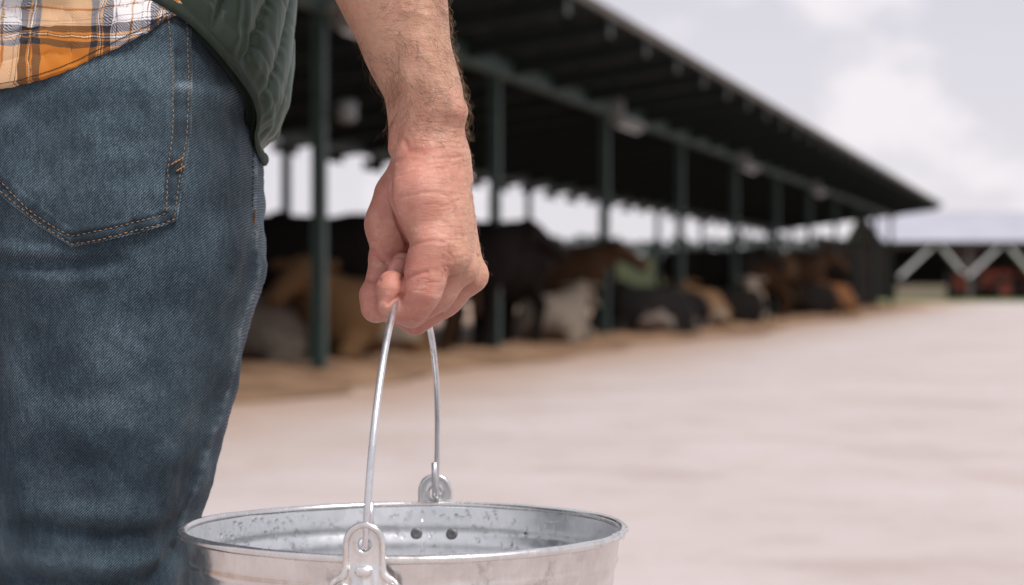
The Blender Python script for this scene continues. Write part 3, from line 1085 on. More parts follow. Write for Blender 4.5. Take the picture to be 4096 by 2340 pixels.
def hand(Q):
    # palm and heel of the hand
    hyp = chain(Q, [P(1688, 672, dP + 0.016), P(1688, 770, dP + 0.008), P(1722, 905, dP + 0.005)], [R(112, dP), R(122, dP), R(106, dP)], 0.010)
    met = smin(rcone(Q, P(1757, 640, dP + 0.02), P(1795, 1010, dP + 0.006), R(98, dP), R(82, dP)),
               rcone(Q, P(1775, 640, dR + 0.005), P(1828, 1035, dR), R(92, dR), R(76, dR)), 0.010)
    met = smin(met, rcone(Q, P(1780, 640, dM), P(1862, 1070, dM), R(88, dM), R(70, dM)), 0.008)
    met = smin(met, rcone(Q, P(1765, 650, dI - 0.008), P(1850, 1040, dI), R(86, dI), R(68, dI)), 0.008)
    palm = smin(hyp, met, 0.012)
    then = chain(Q, [P(1655, 650, 1.296), P(1600, 790, 1.300), P(1570, 900, 1.299), P(1572, 950, 1.300)], [R(78, dT), R(93, dT), R(98, dT), R(92, dT)], 0.010)
    thumb = chain(Q, [P(1566, 915, 1.302), P(1540, 1030, 1.295), P(1516, 1125, 1.288)], [R(84, dT), R(60, dT), R(55, dT)], 0.004)
    tip = chain(Q, [P(1517, 1135, 1.287), P(1505, 1180, 1.284), P(1507, 1228, 1.283)], [R(50, dT), R(63, dT), R(63, dT)], 0.004)
    thumb = smin(thumb, tip, 0.0022)
    palm = smin(palm, then, 0.0022)
    # first segments of the fingers
    pk = chain(Q, [P(1733, 985, dP - 0.001), P(1703, 1090, dP - 0.002)], [R(98, dP), R(88, dP)], 0.005)
    pk2 = chain(Q, [P(1702, 1118, dP - 0.002), P(1690, 1160, dP - 0.002), P(1667, 1228, dP)], [R(82, dP), R(78, dP), R(61, dP)], 0.004)
    pk = smin(pk, pk2, 0.0028)
    rg = chain(Q, [P(1838, 1065, dR), P(1748, 1175, dR), P(1650, 1258, dR)], [R(72, dR), R(64, dR), R(53, dR)], 0.006)
    md = chain(Q, [P(1872, 1098, dM), P(1780, 1190, dM), P(1662, 1280, dM)], [R(73, dM), R(66, dM), R(62, dM)], 0.006)
    ix = chain(Q, [P(1862, 1062, dI), P(1770, 1160, dI), P(1672, 1240, dI)], [R(72, dI), R(66, dI), R(58, dI)], 0.006)
    fing = smin(smin(smin(rg, md, 0.0012), ix, 0.0015), pk, 0.0010)
    d = smin(palm, fing, 0.0035)
    d = smin(d, thumb, 0.0022)
    # knuckles
    for q, r in ((P(1812, 1040, dP), 46), (P(1864, 1078, dR - 0.001), 47), (P(1896, 1112, dM - 0.001), 52)):
        d = smin(d, rcone(Q, q, q + np.array([0.0, 0.004, 0.0]), R(r, dR), R(r, dR)), 0.006)
    # curled ends: little finger in front, the others behind it
    pc = chain(Q, [P(1664, 1236, dP), P(1612, 1240, dP + 0.001), P(1560, 1222, dP)], [R(54, dP), R(44, dP), R(55, dP)], 0.004)
    pt = chain(Q, [P(1558, 1192, dP), P(1561, 1158, dP + 0.001), P(1567, 1128, dP + 0.003)], [R(48, dP), R(53, dP), R(50, dP)], 0.004)
    d = smin(d, smin(pc, pt, 0.0008), 0.0007)
    for (a0, b0, c0, e0, dd) in (((1650, 1258), (1570, 1235), (1582, 1150), (1598, 1078), dR), ((1662, 1280), (1565, 1240), (1588, 1150), (1618, 1055), dM), ((1672, 1240), (1580, 1215), (1605, 1130), (1640, 1045), dI)):
        fc = chain(Q, [P(*a0, dd), P(*b0, dd), P(*c0, dd), P(*e0, dd)], [R(54, dd), R(50, dd), R(48, dd), R(46, dd)], 0.003)
        d = smin(d, fc, 0.0010)
    # tight clefts: heel of the hand against the thumb mound, little finger against its own tip
    cl = None
    for a0, b0 in (((1560, 668, 1.280), (1554, 740, 1.270)), ((1554, 740, 1.270), (1562, 815, 1.266)), ((1562, 815, 1.266), (1588, 900, 1.264)), ((1588, 900, 1.264), (1625, 992, 1.264))):
        e_ = rcone(Q, P(*a0), P(*b0), 0.0017, 0.0017)
        cl = e_ if cl is None else np.minimum(cl, e_)
    e_ = rcone(Q, P(1617, 1062, dP - 0.004), P(1611, 1166, dP - 0.008), 0.0016, 0.0013)
    cl = np.minimum(cl, e_)
    d = smax(d, -cl, 0.0022)
    return d


def arm_sdf(Q):
    f = forearm(Q)
    h_ = hand(Q)
    d = smin(f, h_, 0.012)
    # bony end of the ulna, tendons
    c = P(1812, 445, 1.264)
    d = smin(d, rcone(Q, c, P(1800, 500, 1.266), R(56, 1.26), R(40, 1.26)), 0.010)
    d = smin(d, rcone(Q, P(1595, 380, 1.275), P(1592, 590, 1.272), 0.0050, 0.0050), 0.008)
    # hollow beside the heel of the hand, cleft between heel and thumb mound
    g_ = rcone(Q, P(1608, 500, 1.245), P(1622, 590, 1.240), 0.0012, 0.0050)
    d = smax(d, -g_, 0.006)
    return d


Va, Qa = sdf_mesh(arm_sdf, (-0.145, 1.20, ZY(1370, 1.25)), (-0.010, 1.345, ZY(-420, DF)), 0.00068)
Va = relax(Va, Qa, 1, 0.4)
Na = vnormals(Va, Qa)
ax_, ay_ = to_px(Va)
face = np.clip(-Na[:, 1] * 1.6 + 0.25, 0, 1)
GROOVES = [  # polyline, width px, depth mm
    ([(1618, 560), (1632, 598), (1700, 604), (1770, 596)], 12, 0.7),
    ([(1585, 646), (1625, 612), (1690, 610)], 10, 0.6),
    ([(1640, 668), (1720, 655), (1800, 650)], 7, 0.35),
    ([(1600, 700), (1680, 682), (1790, 672)], 6, 0.30),
    ([(1650, 640), (1740, 632), (1840, 628)], 7, 0.40),
    ([(1700, 585), (1790, 570), (1850, 575)], 6, 0.35),
    ([(1600, 790), (1700, 770), (1780, 775)], 6, 0.22),
    ([(1628, 985), (1660, 975), (1730, 962), (1775, 968)], 9, 0.55),
    ([(1613, 1112), (1650, 1102), (1705, 1090)], 10, 0.9),
    ([(1700, 945), (1760, 930), (1800, 940)], 6, 0.25),
    ([(1790, 985), (1802, 1020), (1792, 1065), (1770, 1110)], 7, 0.25),
    ([(1815, 985), (1828, 1020), (1818, 1060), (1795, 1100)], 6, 0.22),
    ([(1775, 1000), (1800, 1010), (1845, 1000)], 6, 0.18),
    ([(1770, 1035), (1805, 1042), (1850, 1030)], 6, 0.18),
    ([(1765, 1065), (1800, 1072), (1840, 1062)], 6, 0.16),
    ([(1665, 1262), (1690, 1258), (1712, 1262)], 5, 0.35),
    ([(1650, 1275), (1680, 1280), (1705, 1276)], 5, 0.35),
    ([(1552, 1214), (1580, 1196), (1612, 1176)], 9, 0.8),
    ([(1461, 1118), (1490, 1122), (1516, 1120)], 10, 0.8),
    ([(1488, 998), (1515, 1022), (1545, 1048)], 9, 0.8),
    ([(1492, 1012), (1515, 1032), (1540, 1052)], 6, 0.4),
    ([(1568, 640), (1562, 720), (1566, 800), (1590, 890), (1632, 985)], 8, 0.9),
]
rw = random.Random(5)
for k in range(30):                                    # short skin lines: wrist, heel, knuckle, finger backs
    zone = rw.choice(['wrist', 'wrist', 'heel', 'knuckle', 'finger', 'back'])
    if zone == 'wrist': x, y, l, a = rw.uniform(1620, 1850), rw.uniform(520, 680), rw.uniform(50, 130), rw.uniform(-0.25, 0.1)
    elif zone == 'heel': x, y, l, a = rw.uniform(1590, 1700), rw.uniform(690, 930), rw.uniform(40, 90), rw.uniform(-0.3, 0.15)
    elif zone == 'knuckle': x, y, l, a = rw.uniform(1760, 1870), rw.uniform(970, 1090), rw.uniform(25, 60), rw.uniform(0.6, 1.9)
    elif zone == 'finger': x, y, l, a = rw.uniform(1630, 1720), rw.uniform(1090, 1290), rw.uniform(25, 60), rw.uniform(-0.5, 0.1)
    else: x, y, l, a = rw.uniform(1760, 1900), rw.uniform(700, 960), rw.uniform(40, 80), rw.uniform(-0.5, 0.3)
    GROOVES.append(([(x, y), (x + l * 0.5 * math.cos(a), y + l * 0.5 * math.sin(a) + rw.uniform(-4, 4)), (x + l * math.cos(a), y + l * math.sin(a))], rw.uniform(4, 6), rw.uniform(0.14, 0.34)))
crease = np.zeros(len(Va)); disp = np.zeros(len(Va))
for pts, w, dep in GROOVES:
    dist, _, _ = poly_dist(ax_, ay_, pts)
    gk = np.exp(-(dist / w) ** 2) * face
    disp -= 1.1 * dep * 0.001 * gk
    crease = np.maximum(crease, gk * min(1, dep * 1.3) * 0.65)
# fine wrinkles of the wrist and the back of the hand, slight lumpiness
wr = np.exp(-((ay_ - 610) / 75) ** 2) * np.clip((ax_ - 1640) / 60, 0, 1)
rows = np.sin(ay_ * 0.27 + 2.2 * N2(Va, 60) + 0.006 * (ax_ - 1700))
disp += 0.00013 * rows * wr
bk = np.clip((ax_ - 1700) / 80, 0, 1) * np.clip((ay_ - 700) / 60, 0, 1)
disp += 0.00007 * N3(Va, (150, 150, 330)) * bk + 0.00025 * N1(Va, 45)
# veins and tendons over the back of the hand
for pts, w, hgt in (([(1850, 700), (1885, 880), (1905, 1010)], 14, 0.7), ([(1800, 760), (1850, 900), (1880, 1030)], 13, 0.5), ([(1760, 180), (1800, 300), (1820, 380)], 16, 0.5), ([(1620, 40), (1700, 60), (1780, 50)], 16, 0.6)):
    dist, _, _ = poly_dist(ax_, ay_, pts)
    disp += hgt * 0.001 * np.exp(-(dist / w) ** 2) * face
Va = Va + Na * disp[:, None]
pink = np.clip((ay_ - 330) / 420, 0, 1) * np.clip(1.15 - (ax_ - 1690) / 190, 0.15, 1)
pink = np.maximum(pink, 0.55 * np.exp(-((ax_ - 1850) ** 2 + (ay_ - 440) ** 2) / 60 ** 2))
pink = np.maximum(pink, 0.75 * np.clip((ay_ - 1080) / 100, 0, 1))

# the rest of the body, coarser (hidden by the clothes or above the frame)
XC, YC = -0.367, 1.43                                  # mid line of the body
ELB = np.array([XP(1437, DF), DF, ZY(-985, DF)])
SHO = np.array([-0.185, 1.45, 1.50])


def torso(Q):
    d = ellip(Q, (XC, YC, 1.26), (0.165, 0.105, 0.30))
    d = smin(d, ellip(Q, (XC, YC + 0.01, 1.00), (0.145, 0.085, 0.14)), 0.06)
    d = smin(d, rcone(Q, (XC, YC, 1.44), (XC, YC + 0.01, 1.60), 0.075, 0.058), 0.04)
    for s in (-1, 1):
        sh = (XC + s * (SHO[0] - XC), SHO[1], SHO[2])
        d = smin(d, rcone(Q, (XC, YC, 1.47), sh, 0.06, 0.062), 0.04)
    d = smin(d, rcone(Q, SHO, ELB, 0.060, 0.043), 0.03)
    lsh = np.array([2 * XC - SHO[0], SHO[1], SHO[2]]); lel = np.array([2 * XC - ELB[0], ELB[1] + 0.03, ELB[2]])
    lwr = np.array([2 * XC + 0.07, 1.46, 0.93])
    d = smin(d, chain(Q, [lsh, lel, lwr], [0.058, 0.044, 0.028], 0.01), 0.03)
    # left hand hanging, fingers slightly curled
    pm_ = rcone(Q, lwr, lwr + np.array([0.004, 0.015, -0.085]), 0.028, 0.036)
    d = smin(d, pm_, 0.012)
    for k in range(4):
        y0 = 1.44 + 0.018 * k
        L = (0.062, 0.074, 0.080, 0.070)[k]
        a = np.array([lwr[0] + 0.003, y0, lwr[2] - 0.095])
        d = smin(d, chain(Q, [a, a + np.array([0.006, 0.004, -L * 0.55]), a + np.array([0.026, 0.008, -L])], [0.0095, 0.0088, 0.0078], 0.004), 0.004)
    th = lwr + np.array([0.012, 0.035, -0.03])
    d = smin(d, chain(Q, [th, th + np.array([0.012, 0.026, -0.04]), th + np.array([0.016, 0.030, -0.07])], [0.014, 0.0105, 0.009], 0.005), 0.006)
    # head, facing away from the camera
    hc = np.array([XC, YC + 0.02, 1.71])
    hd = ellip(Q, hc, (0.076, 0.098, 0.118))
    hd = smin(hd, ellip(Q, hc + np.array([0, 0.03, -0.07]), (0.056, 0.068, 0.062)), 0.03)
    hd = smin(hd, rcone(Q, hc + np.array([0, 0.095, 0.0]), hc + np.array([0, 0.118, -0.035]), 0.010, 0.015), 0.012)
    for s in (-1, 1):
        hd = smin(hd, ellip(Q, hc + np.array([s * 0.077, 0.005, -0.01]), (0.010, 0.018, 0.030)), 0.006)
        hd = smax(hd, -ellip(Q, hc + np.array([s * 0.032, 0.102, 0.005]), (0.016, 0.012, 0.009)), 0.010)
    hd = smax(hd, -rcone(Q, hc + np.array([-0.02, 0.106, -0.066]), hc + np.array([0.02, 0.106, -0.066]), 0.003, 0.003), 0.006)
    d = smin(d, hd, 0.02)
    # thighs inside the trousers
    for s in (-1, 1):
        d = smin(d, rcone(Q, (XC + s * 0.09, YC - 0.01, 0.95), (XC + s * 0.095, YC, 0.70), 0.085, 0.05), 0.04)
    return d


Vt, Qt = sdf_mesh(torso, (XC - 0.36, YC - 0.2, 0.62), (-0.03, YC + 0.24, 1.86), 0.0085)
nV = len(Va)
Vb = np.concatenate([Va, Vt]); Qb = np.concatenate([Qa, Qt + nV])
person = mesh_obj('person', Vb, Qb, SKIN, attrs={
    'pink': np.concatenate([pink, np.zeros(len(Vt))]), 'crease': np.concatenate([crease, np.zeros(len(Vt))])})
tag(person, 'person seen from behind in jeans and green vest, bare hairy forearm holding a bucket', 'person')

# ---- hair on the arm
def hair_mat(name, stops):
    m = mat(name, (0.1, 0.06, 0.03), 0.5, 0, 0.3)
    t = NT(m)
    hi_ = t.n('ShaderNodeHairInfo')
    t.set('Base Color', t.ramp(hi_.outputs['Random'], stops))
    return m


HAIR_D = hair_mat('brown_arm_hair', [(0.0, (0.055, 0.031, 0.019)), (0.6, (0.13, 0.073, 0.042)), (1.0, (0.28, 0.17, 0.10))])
HAIR_B = hair_mat('sunlit_arm_hair', [(0.0, (0.10, 0.060, 0.034)), (0.6, (0.22, 0.14, 0.08)), (1.0, (0.40, 0.28, 0.17))])  # lighter hair colour, sunlight on the right side painted in
ax2, ay2 = to_px(Va)
flow = np.exp(-((ax2 - (1480 + 0.42 * ay2)) / 95) ** 2)
base_d = np.where(ay2 < 585, 1.0, 0.0) * np.clip((600 - ay2) / 90, 0, 1) * np.where(Na[:, 1] > 0.7, 0.3, 1.0)
dens_l = base_d * (0.35 + 1.1 * flow * np.clip(ay2 / 220, 0.25, 1)) * np.clip((1850 - ax2) / 120, 0.15, 1) * np.where(Na[:, 0] < -0.6, 0.40, 1.0)
dens_l = np.where((ay2 < 200) & (Na[:, 0] < -0.3), dens_l * 0.4, dens_l)
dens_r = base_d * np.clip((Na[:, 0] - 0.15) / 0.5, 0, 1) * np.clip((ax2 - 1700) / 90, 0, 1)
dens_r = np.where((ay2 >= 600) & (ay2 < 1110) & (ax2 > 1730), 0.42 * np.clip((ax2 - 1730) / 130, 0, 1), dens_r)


def grow(name, dens, NH, lmin, lmax, ang0, angs, curls, lift0, lift1, material):
    NP = 9
    roots = RNG.choice(len(Va), NH, p=dens / dens.sum())
    Rt, Rn = Va[roots], Na[roots]
    rx, ry = ax2[roots], ay2[roots]
    side = np.cross(Rn, np.tile(np.array([0.0, 0.0, -1.0]), (NH, 1)))
    side /= np.linalg.norm(side, axis=1)[:, None] + 1e-9
    dn = np.cross(side, Rn)
    dn *= np.where(dn[:, 2] < 0, 1, -1)[:, None]
    ang = ang0(rx, ry) + 0.55 * N1(Rt, 20) + RNG.normal(0, angs, NH)
    sx_ = side * np.where(side[:, 0] > 0, 1, -1)[:, None]
    tan_ = dn * np.cos(ang)[:, None] + sx_ * np.sin(ang)[:, None]
    tan_ /= np.linalg.norm(tan_, axis=1)[:, None]
    bi = np.cross(Rn, tan_)
    Ln = RNG.uniform(lmin, lmax, NH) * np.where(ry > 600, 0.5, 1.0)
    curl = RNG.normal(0, curls, NH)
    lift = RNG.uniform(lift0, lift1, NH)
    pts = np.zeros((NH, NP, 3))
    for k in range(NP):
        s = k / (NP - 1)
        th_ = curl * s * 1.3
        ok = np.abs(th_) > 1e-3
        along = np.where(ok, np.sin(th_) / np.where(ok, th_, 1), 1) * s
        acro = np.where(ok, (1 - np.cos(th_)) / np.where(ok, th_, 1), 0) * s
        up_ = lift * math.sin(math.pi * min(s * 0.85, 1)) * 0.9 + 0.012
        pts[:, k] = Rt + tan_ * (Ln * along)[:, None] + bi * (Ln * acro)[:, None] + Rn * (Ln * up_)[:, None]
    hc_ = bpy.data.hair_curves.new(name)
    hc_.add_curves([NP] * NH)
    hc_.attributes['position'].data.foreach_set('vector', pts.astype(np.float32).ravel())
    ra = hc_.attributes.get('radius') or hc_.attributes.new('radius', 'FLOAT', 'POINT')
    ra.data.foreach_set('value', np.tile(np.linspace(0.000058, 0.000024, NP), NH).astype(np.float32))
    hc_.materials.append(material)
    ho = obj(name, hc_, person)
    ho['kind'] = 'stuff'


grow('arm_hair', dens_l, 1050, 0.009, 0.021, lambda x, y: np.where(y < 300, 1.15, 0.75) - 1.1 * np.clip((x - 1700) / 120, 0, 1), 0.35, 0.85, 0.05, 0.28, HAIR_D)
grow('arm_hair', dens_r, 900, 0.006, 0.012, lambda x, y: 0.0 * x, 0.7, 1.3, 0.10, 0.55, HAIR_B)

# ------------------------------------------------------------------ jeans
DJ = 1.405                                             # depth of the leg's outline
j_y = np.array([-420, -100, 150, 300, 500, 700, 900, 1000, 1060, 1130, 1250, 1400, 1500, 1600, 1700, 1800, 1900, 2000, 2100, 2200, 2340.])
j_r = np.array([935, 975, 995, 1006, 1020, 1034, 1040, 1042, 1049, 1034, 1001, 964, 941, 915, 890, 862, 830, 803, 777, 764, 744.])
jz = ZY(j_y, DJ)
jxr = XP(j_r, DJ)
# continue to knee and ankle
jz = np.concatenate([jz, [0.55, 0.48, 0.36, 0.22, 0.12, 0.075]])
jxr = np.concatenate([jxr, [-0.232, -0.236, -0.238, -0.250, -0.262, -0.262]])
wz = np.array([1.08, 1.00, 0.94, 0.88, 0.84, 0.80, 0.74, 0.68, 0.62, 0.55, 0.48, 0.36, 0.22, 0.12, 0.075])
wa = np.array([0.086, 0.092, 0.097, 0.100, 0.098, 0.093, 0.084, 0.076, 0.0690, 0.067, 0.067, 0.066, 0.058, 0.054, 0.056])
wb = np.array([0.105, 0.118, 0.127, 0.128, 0.121, 0.112, 0.099, 0.086, 0.075, 0.070, 0.074, 0.072, 0.064, 0.062, 0.066])
wc = np.array([1.425, 1.42, 1.415, 1.412, 1.410, 1.41, 1.412, 1.415, 1.42, 1.425, 1.43, 1.435, 1.44, 1.45, 1.45])


def interp_d(x, xp, fp):
    return np.interp(x, xp[::-1], fp[::-1])


NTH, NZ = 400, 470
th = np.linspace(0, 2 * np.pi, NTH, endpoint=False) - np.pi * 0.5
zz = np.linspace(1.07, 0.075, NZ)
TH, ZZ = np.meshgrid(th, zz)
TH, ZZ = TH.ravel(), ZZ.ravel()
xr_ = interp_d(ZZ, jz, jxr); a_ = interp_d(ZZ, wz, wa); b_ = interp_d(ZZ, wz, wb); yc_ = interp_d(ZZ, wz, wc)
cxj = xr_ - a_
ex = 2 / 2.25
cs, sn = np.cos(TH), np.sin(TH)
X = cxj + a_ * np.sign(cs) * np.abs(cs) ** ex
Y = yc_ + b_ * np.sign(sn) * np.abs(sn) ** ex
# above the crotch each half runs in to the middle seam
up_ = np.clip((ZZ - 0.80) / 0.05, 0, 1)
inner = np.clip(-cs, 0, 1)
X = X - inner ** 1.0 * up_ * np.clip(X - inner * 0 - XC, -0.05, 0.2) * 0.9
Vj = np.stack([X, Y, ZZ], 1)
Qj = grid_faces(NTH, NZ, True)
Nj = vnormals(Vj, Qj)
if (Nj[:, 1] * (Vj[:, 1] - yc_)).mean() < 0:
    Qj = Qj[:, ::-1]; Nj = -Nj
jx, jy = to_px(Vj)
jface = np.clip(-Nj[:, 1] * 2 + 0.35, 0, 1)
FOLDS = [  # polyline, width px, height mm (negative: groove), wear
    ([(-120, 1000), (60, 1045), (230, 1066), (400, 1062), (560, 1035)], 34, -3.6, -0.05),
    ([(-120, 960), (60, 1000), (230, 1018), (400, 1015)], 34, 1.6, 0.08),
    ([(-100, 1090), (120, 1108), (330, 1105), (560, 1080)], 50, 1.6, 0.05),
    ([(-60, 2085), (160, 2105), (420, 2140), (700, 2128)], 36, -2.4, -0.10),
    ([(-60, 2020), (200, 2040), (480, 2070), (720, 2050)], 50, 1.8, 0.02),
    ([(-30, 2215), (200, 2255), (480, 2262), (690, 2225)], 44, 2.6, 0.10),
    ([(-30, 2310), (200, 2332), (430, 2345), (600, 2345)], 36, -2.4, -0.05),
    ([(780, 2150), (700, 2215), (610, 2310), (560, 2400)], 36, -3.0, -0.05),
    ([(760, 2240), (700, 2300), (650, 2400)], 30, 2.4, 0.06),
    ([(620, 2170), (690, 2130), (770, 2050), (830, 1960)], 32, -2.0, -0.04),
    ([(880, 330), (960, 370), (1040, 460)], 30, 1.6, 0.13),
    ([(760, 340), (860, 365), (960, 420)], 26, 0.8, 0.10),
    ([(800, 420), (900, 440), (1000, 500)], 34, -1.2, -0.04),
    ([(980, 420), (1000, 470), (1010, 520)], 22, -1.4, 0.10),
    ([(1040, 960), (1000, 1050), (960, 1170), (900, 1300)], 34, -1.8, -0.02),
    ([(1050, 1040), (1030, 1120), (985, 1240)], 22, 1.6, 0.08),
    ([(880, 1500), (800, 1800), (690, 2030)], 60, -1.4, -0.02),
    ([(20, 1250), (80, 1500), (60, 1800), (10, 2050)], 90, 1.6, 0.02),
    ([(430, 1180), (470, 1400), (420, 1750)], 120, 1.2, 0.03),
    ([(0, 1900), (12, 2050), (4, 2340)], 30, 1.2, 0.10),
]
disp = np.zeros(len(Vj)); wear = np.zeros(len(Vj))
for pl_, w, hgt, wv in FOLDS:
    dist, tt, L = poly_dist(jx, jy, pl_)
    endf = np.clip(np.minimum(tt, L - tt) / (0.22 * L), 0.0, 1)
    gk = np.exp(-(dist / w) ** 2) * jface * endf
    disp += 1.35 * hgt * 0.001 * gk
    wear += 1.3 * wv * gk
SEAM = [(1012, 380), (1018, 460), (1021, 560), (1020, 700), (1018, 850), (1026, 980), (1033, 1060), (1012, 1140), (990, 1210), (968, 1290), (938, 1420), (905, 1560), (872, 1690), (838, 1800), (806, 1900), (780, 1990), (752, 2080), (728, 2180)]
dist, tt, L = poly_dist(jx, jy, SEAM)
sg = np.exp(-(dist / 9) ** 2) * np.clip(-Nj[:, 1] * 8 + 1.6, 0, 1)
disp += 0.0012 * sg
edge_ = np.clip(1 - np.abs(jx - np.interp(jy, [p_[1] for p_ in SEAM], [p_[0] for p_ in SEAM]) - 18) / 22, 0, 1) * (jy > 430) * (jy < 2200) * jface
wear += 0.10 * edge_
wear += sg * (0.19 + 0.12 * np.sin(tt / 21.0) + 0.10 * np.sin(tt / 8.0 + 1))
disp += (0.0013 * N1(Vj, 13) + 0.0007 * N2(Vj, 30) + 0.00022 * N3(Vj, 85)) * np.clip((1.0 - ZZ) / 0.1 + 1, 0.6, 1)
# knee folds and stacked hems out of the frame
disp += 0.004 * np.sin(ZZ * 95 + 2.5 * np.sin(TH * 2)) * np.clip((0.56 - ZZ) / 0.08, 0, 1) * np.clip((ZZ - 0.06) / 0.05, 0, 1) * 0.6
wear += 0.07 * N4(Vj, 16) - 0.02 + 0.06 * np.clip((jx - 760) / 250, 0, 1) + 0.05 * np.exp(-((jx - 330) / 280) ** 2) * np.clip((jy - 1000) / 200, 0, 1)
Vj2 = Vj + Nj * disp[:, None]
# mirror for the other leg
Vm = Vj2.copy(); Vm[:, 0] = 2 * XC - Vm[:, 0]; Vm[:, 1] += 0.02 * np.clip((0.9 - Vm[:, 2]) / 0.5, 0, 1)
jeans = mesh_obj('jeans', np.concatenate([Vj2, Vm]), np.concatenate([Qj, Qj[:, ::-1] + len(Vj2)]), DENIM, person,
                 attrs={'wear': np.concatenate([wear, wear]) + 0.285})
jeans['label'] = 'worn dark blue denim jeans'
BJ = BVHTree.FromPolygons([Vector(v) for v in Vj2], Qj.tolist())
EYE = Vector((0, 0, H))


def hit(px, py, bvh=None, lift=0.0):
    dr = Vector(P(px, py, 1.0)) - EYE
    dr.normalize()
    l_, n_, i_, t_ = (bvh or BJ).ray_cast(EYE, dr)
    if l_ is None: return None, None
    if n_.dot(dr) > 0: n_ = -n_
    return l_ + n_ * lift, n_


# ---- back pocket
PR = np.array([(738, -80), (752, 60), (757, 113), (764, 340), (757, 529), (727, 718), (706, 884)], float)
PLF = np.array([(-190, -80), (-185, 340), (-160, 560), (-90, 700), (0, 772), (38, 808), (151, 899), (287, 989)], float)
BR = np.array([(706, 884), (657, 903), (540, 935), (400, 968), (287, 989)], float)


def x_right(y):
    return np.where(y <= 884, np.interp(y, PR[:, 1], PR[:, 0]), np.interp(y, BR[:, 1], BR[:, 0]))


INNER = [(672, 40), (676, 113), (690, 340), (690, 529), (668, 717), (664, 850), (640, 862), (420, 918), (287, 944), (200, 898), (113, 838), (30, 752), (-40, 690)]
OUTER = [(744, 40), (748, 113), (754, 340), (747, 529), (717, 716), (696, 876), (650, 894), (400, 957), (288, 978), (160, 892), (46, 802), (-20, 742)]
NPX, NPY = 150, 190
pv, pw_, pb_ = [], [], []
ys = -80 + (989 - 80 * -1) * np.linspace(0, 1, NPY)
for y in ys:
    xl = np.interp(y, PLF[:, 1], PLF[:, 0]); xr2 = float(x_right(y))
    for t_ in np.linspace(0, 1, NPX):
        pb_.append((xl + (xr2 - xl) * t_, y, min(t_, 1 - t_) * max(xr2 - xl, 1)))
pb_ = np.array(pb_)
di, ti, Li = poly_dist(pb_[:, 0], pb_[:, 1], INNER)
do_, to_, Lo = poly_dist(pb_[:, 0], pb_[:, 1], OUTER)
EDGE = np.concatenate([PR, BR[1:], PLF[::-1][1:]])
de, te, Le = poly_dist(pb_[:, 0], pb_[:, 1], EDGE)
hem = np.clip(1 - np.minimum(de, 200) / 70.0, 0, 1) > 0
puck = np.sin(te / 13.0 + 2.0 * np.sin(te / 37.0)) * 0.5 + 0.5 * np.sin(te / 29.0 + 1.3)
th_p = 0.0030 + 0.0010 * np.clip((72 - de) / 8, 0, 1) + 0.00040 * puck * np.clip((72 - de) / 20, 0, 1) * np.clip(de / 12, 0, 1)
th_p -= 0.0010 * np.exp(-(di / 6) ** 2) + 0.0010 * np.exp(-(do_ / 6) ** 2)
th_p *= np.clip(de / 6.0, 0.0, 1) ** 0.5
th_p -= 0.0006 * (de < 1.0)
wearp = 0.30 + 0.03 * puck
wearp += np.where(de < 72, 0.17 * np.sin(te / 27.0 + 1.5 * np.sin(te / 83.0)) * (0.55 + 0.45 * np.sin(te / 11.0)) - 0.12, 0.0)
wearp += 0.42 * np.exp(-((de - 2) / 6) ** 2) + 0.22 * np.exp(-((pb_[:, 1] - 350) / 26) ** 2) * np.exp(-((pb_[:, 0] - 735) / 60) ** 2)
pv = []
pn = []
for (x, y, _), l_ in zip(pb_, th_p):
    q, n_ = hit(x, y, None, float(l_))
    if q is None: q = Vector(P(x, y, 1.33)); n_ = Vector((0, -1, 0))
    pv.append(q); pn.append(n_)
pv = np.array(pv)
wearp += 0.07 * N4(pv, 16) + 0.03 * np.exp(-(((pb_[:, 0] - 420) / 170) ** 2 + ((pb_[:, 1] - 430) / 120) ** 2)) - 0.05 * np.exp(-(((pb_[:, 0] - 400) / 200) ** 2 + ((pb_[:, 1] - 640) / 130) ** 2))
Qp = grid_faces(NPX, NPY)
if vnormals(pv, Qp)[:, 1].mean() > 0: Qp = Qp[:, ::-1]
pocket = mesh_obj('back_pocket', pv, Qp, DENIM, jeans, attrs={'wear': wearp})
BP = BVHTree.FromPolygons([Vector(v) for v in pv], Qp.tolist())


def surf(px, py, lift):
    q, n_ = hit(px, py, BP, lift)
    if q is None: q, n_ = hit(px, py, BJ, lift)
    return q


def stitches(name, pts, material, parent, dash=13, gap=9, r=0.00032, lift=0.00012, jitter=1.4):
    pts = np.asarray(pts, float)
    seg = np.hypot(*np.diff(pts, axis=0).T)
    cum = np.concatenate([[0], np.cumsum(seg)])
    m = MB()
    s = 0.0
    rr = random.Random(len(pts))
    while s + dash < cum[-1]:
        q = []
        jx_, jy_ = rr.uniform(-jitter, jitter), rr.uniform(-jitter, jitter)
        for k, lf in ((0, -0.3), (0.25, 1.0), (0.75, 1.0), (1, -0.3)):
            u = s + dash * k
            x = np.interp(u, cum, pts[:, 0]) + jx_; y = np.interp(u, cum, pts[:, 1]) + jy_
            p = surf(x, y, lift * lf + (r if lf > 0 else 0))
            if p is None: break
            q.append(p)
        if len(q) == 4 and max((q[i] - q[i + 1]).length for i in range(3)) < 0.006:
            m.tube(q, [r * 0.6, r, r, r * 0.6], 5)
        s += dash + gap
    o = m.build(name, material, parent, smooth=True)
    o['kind'] = 'stuff'
    return o


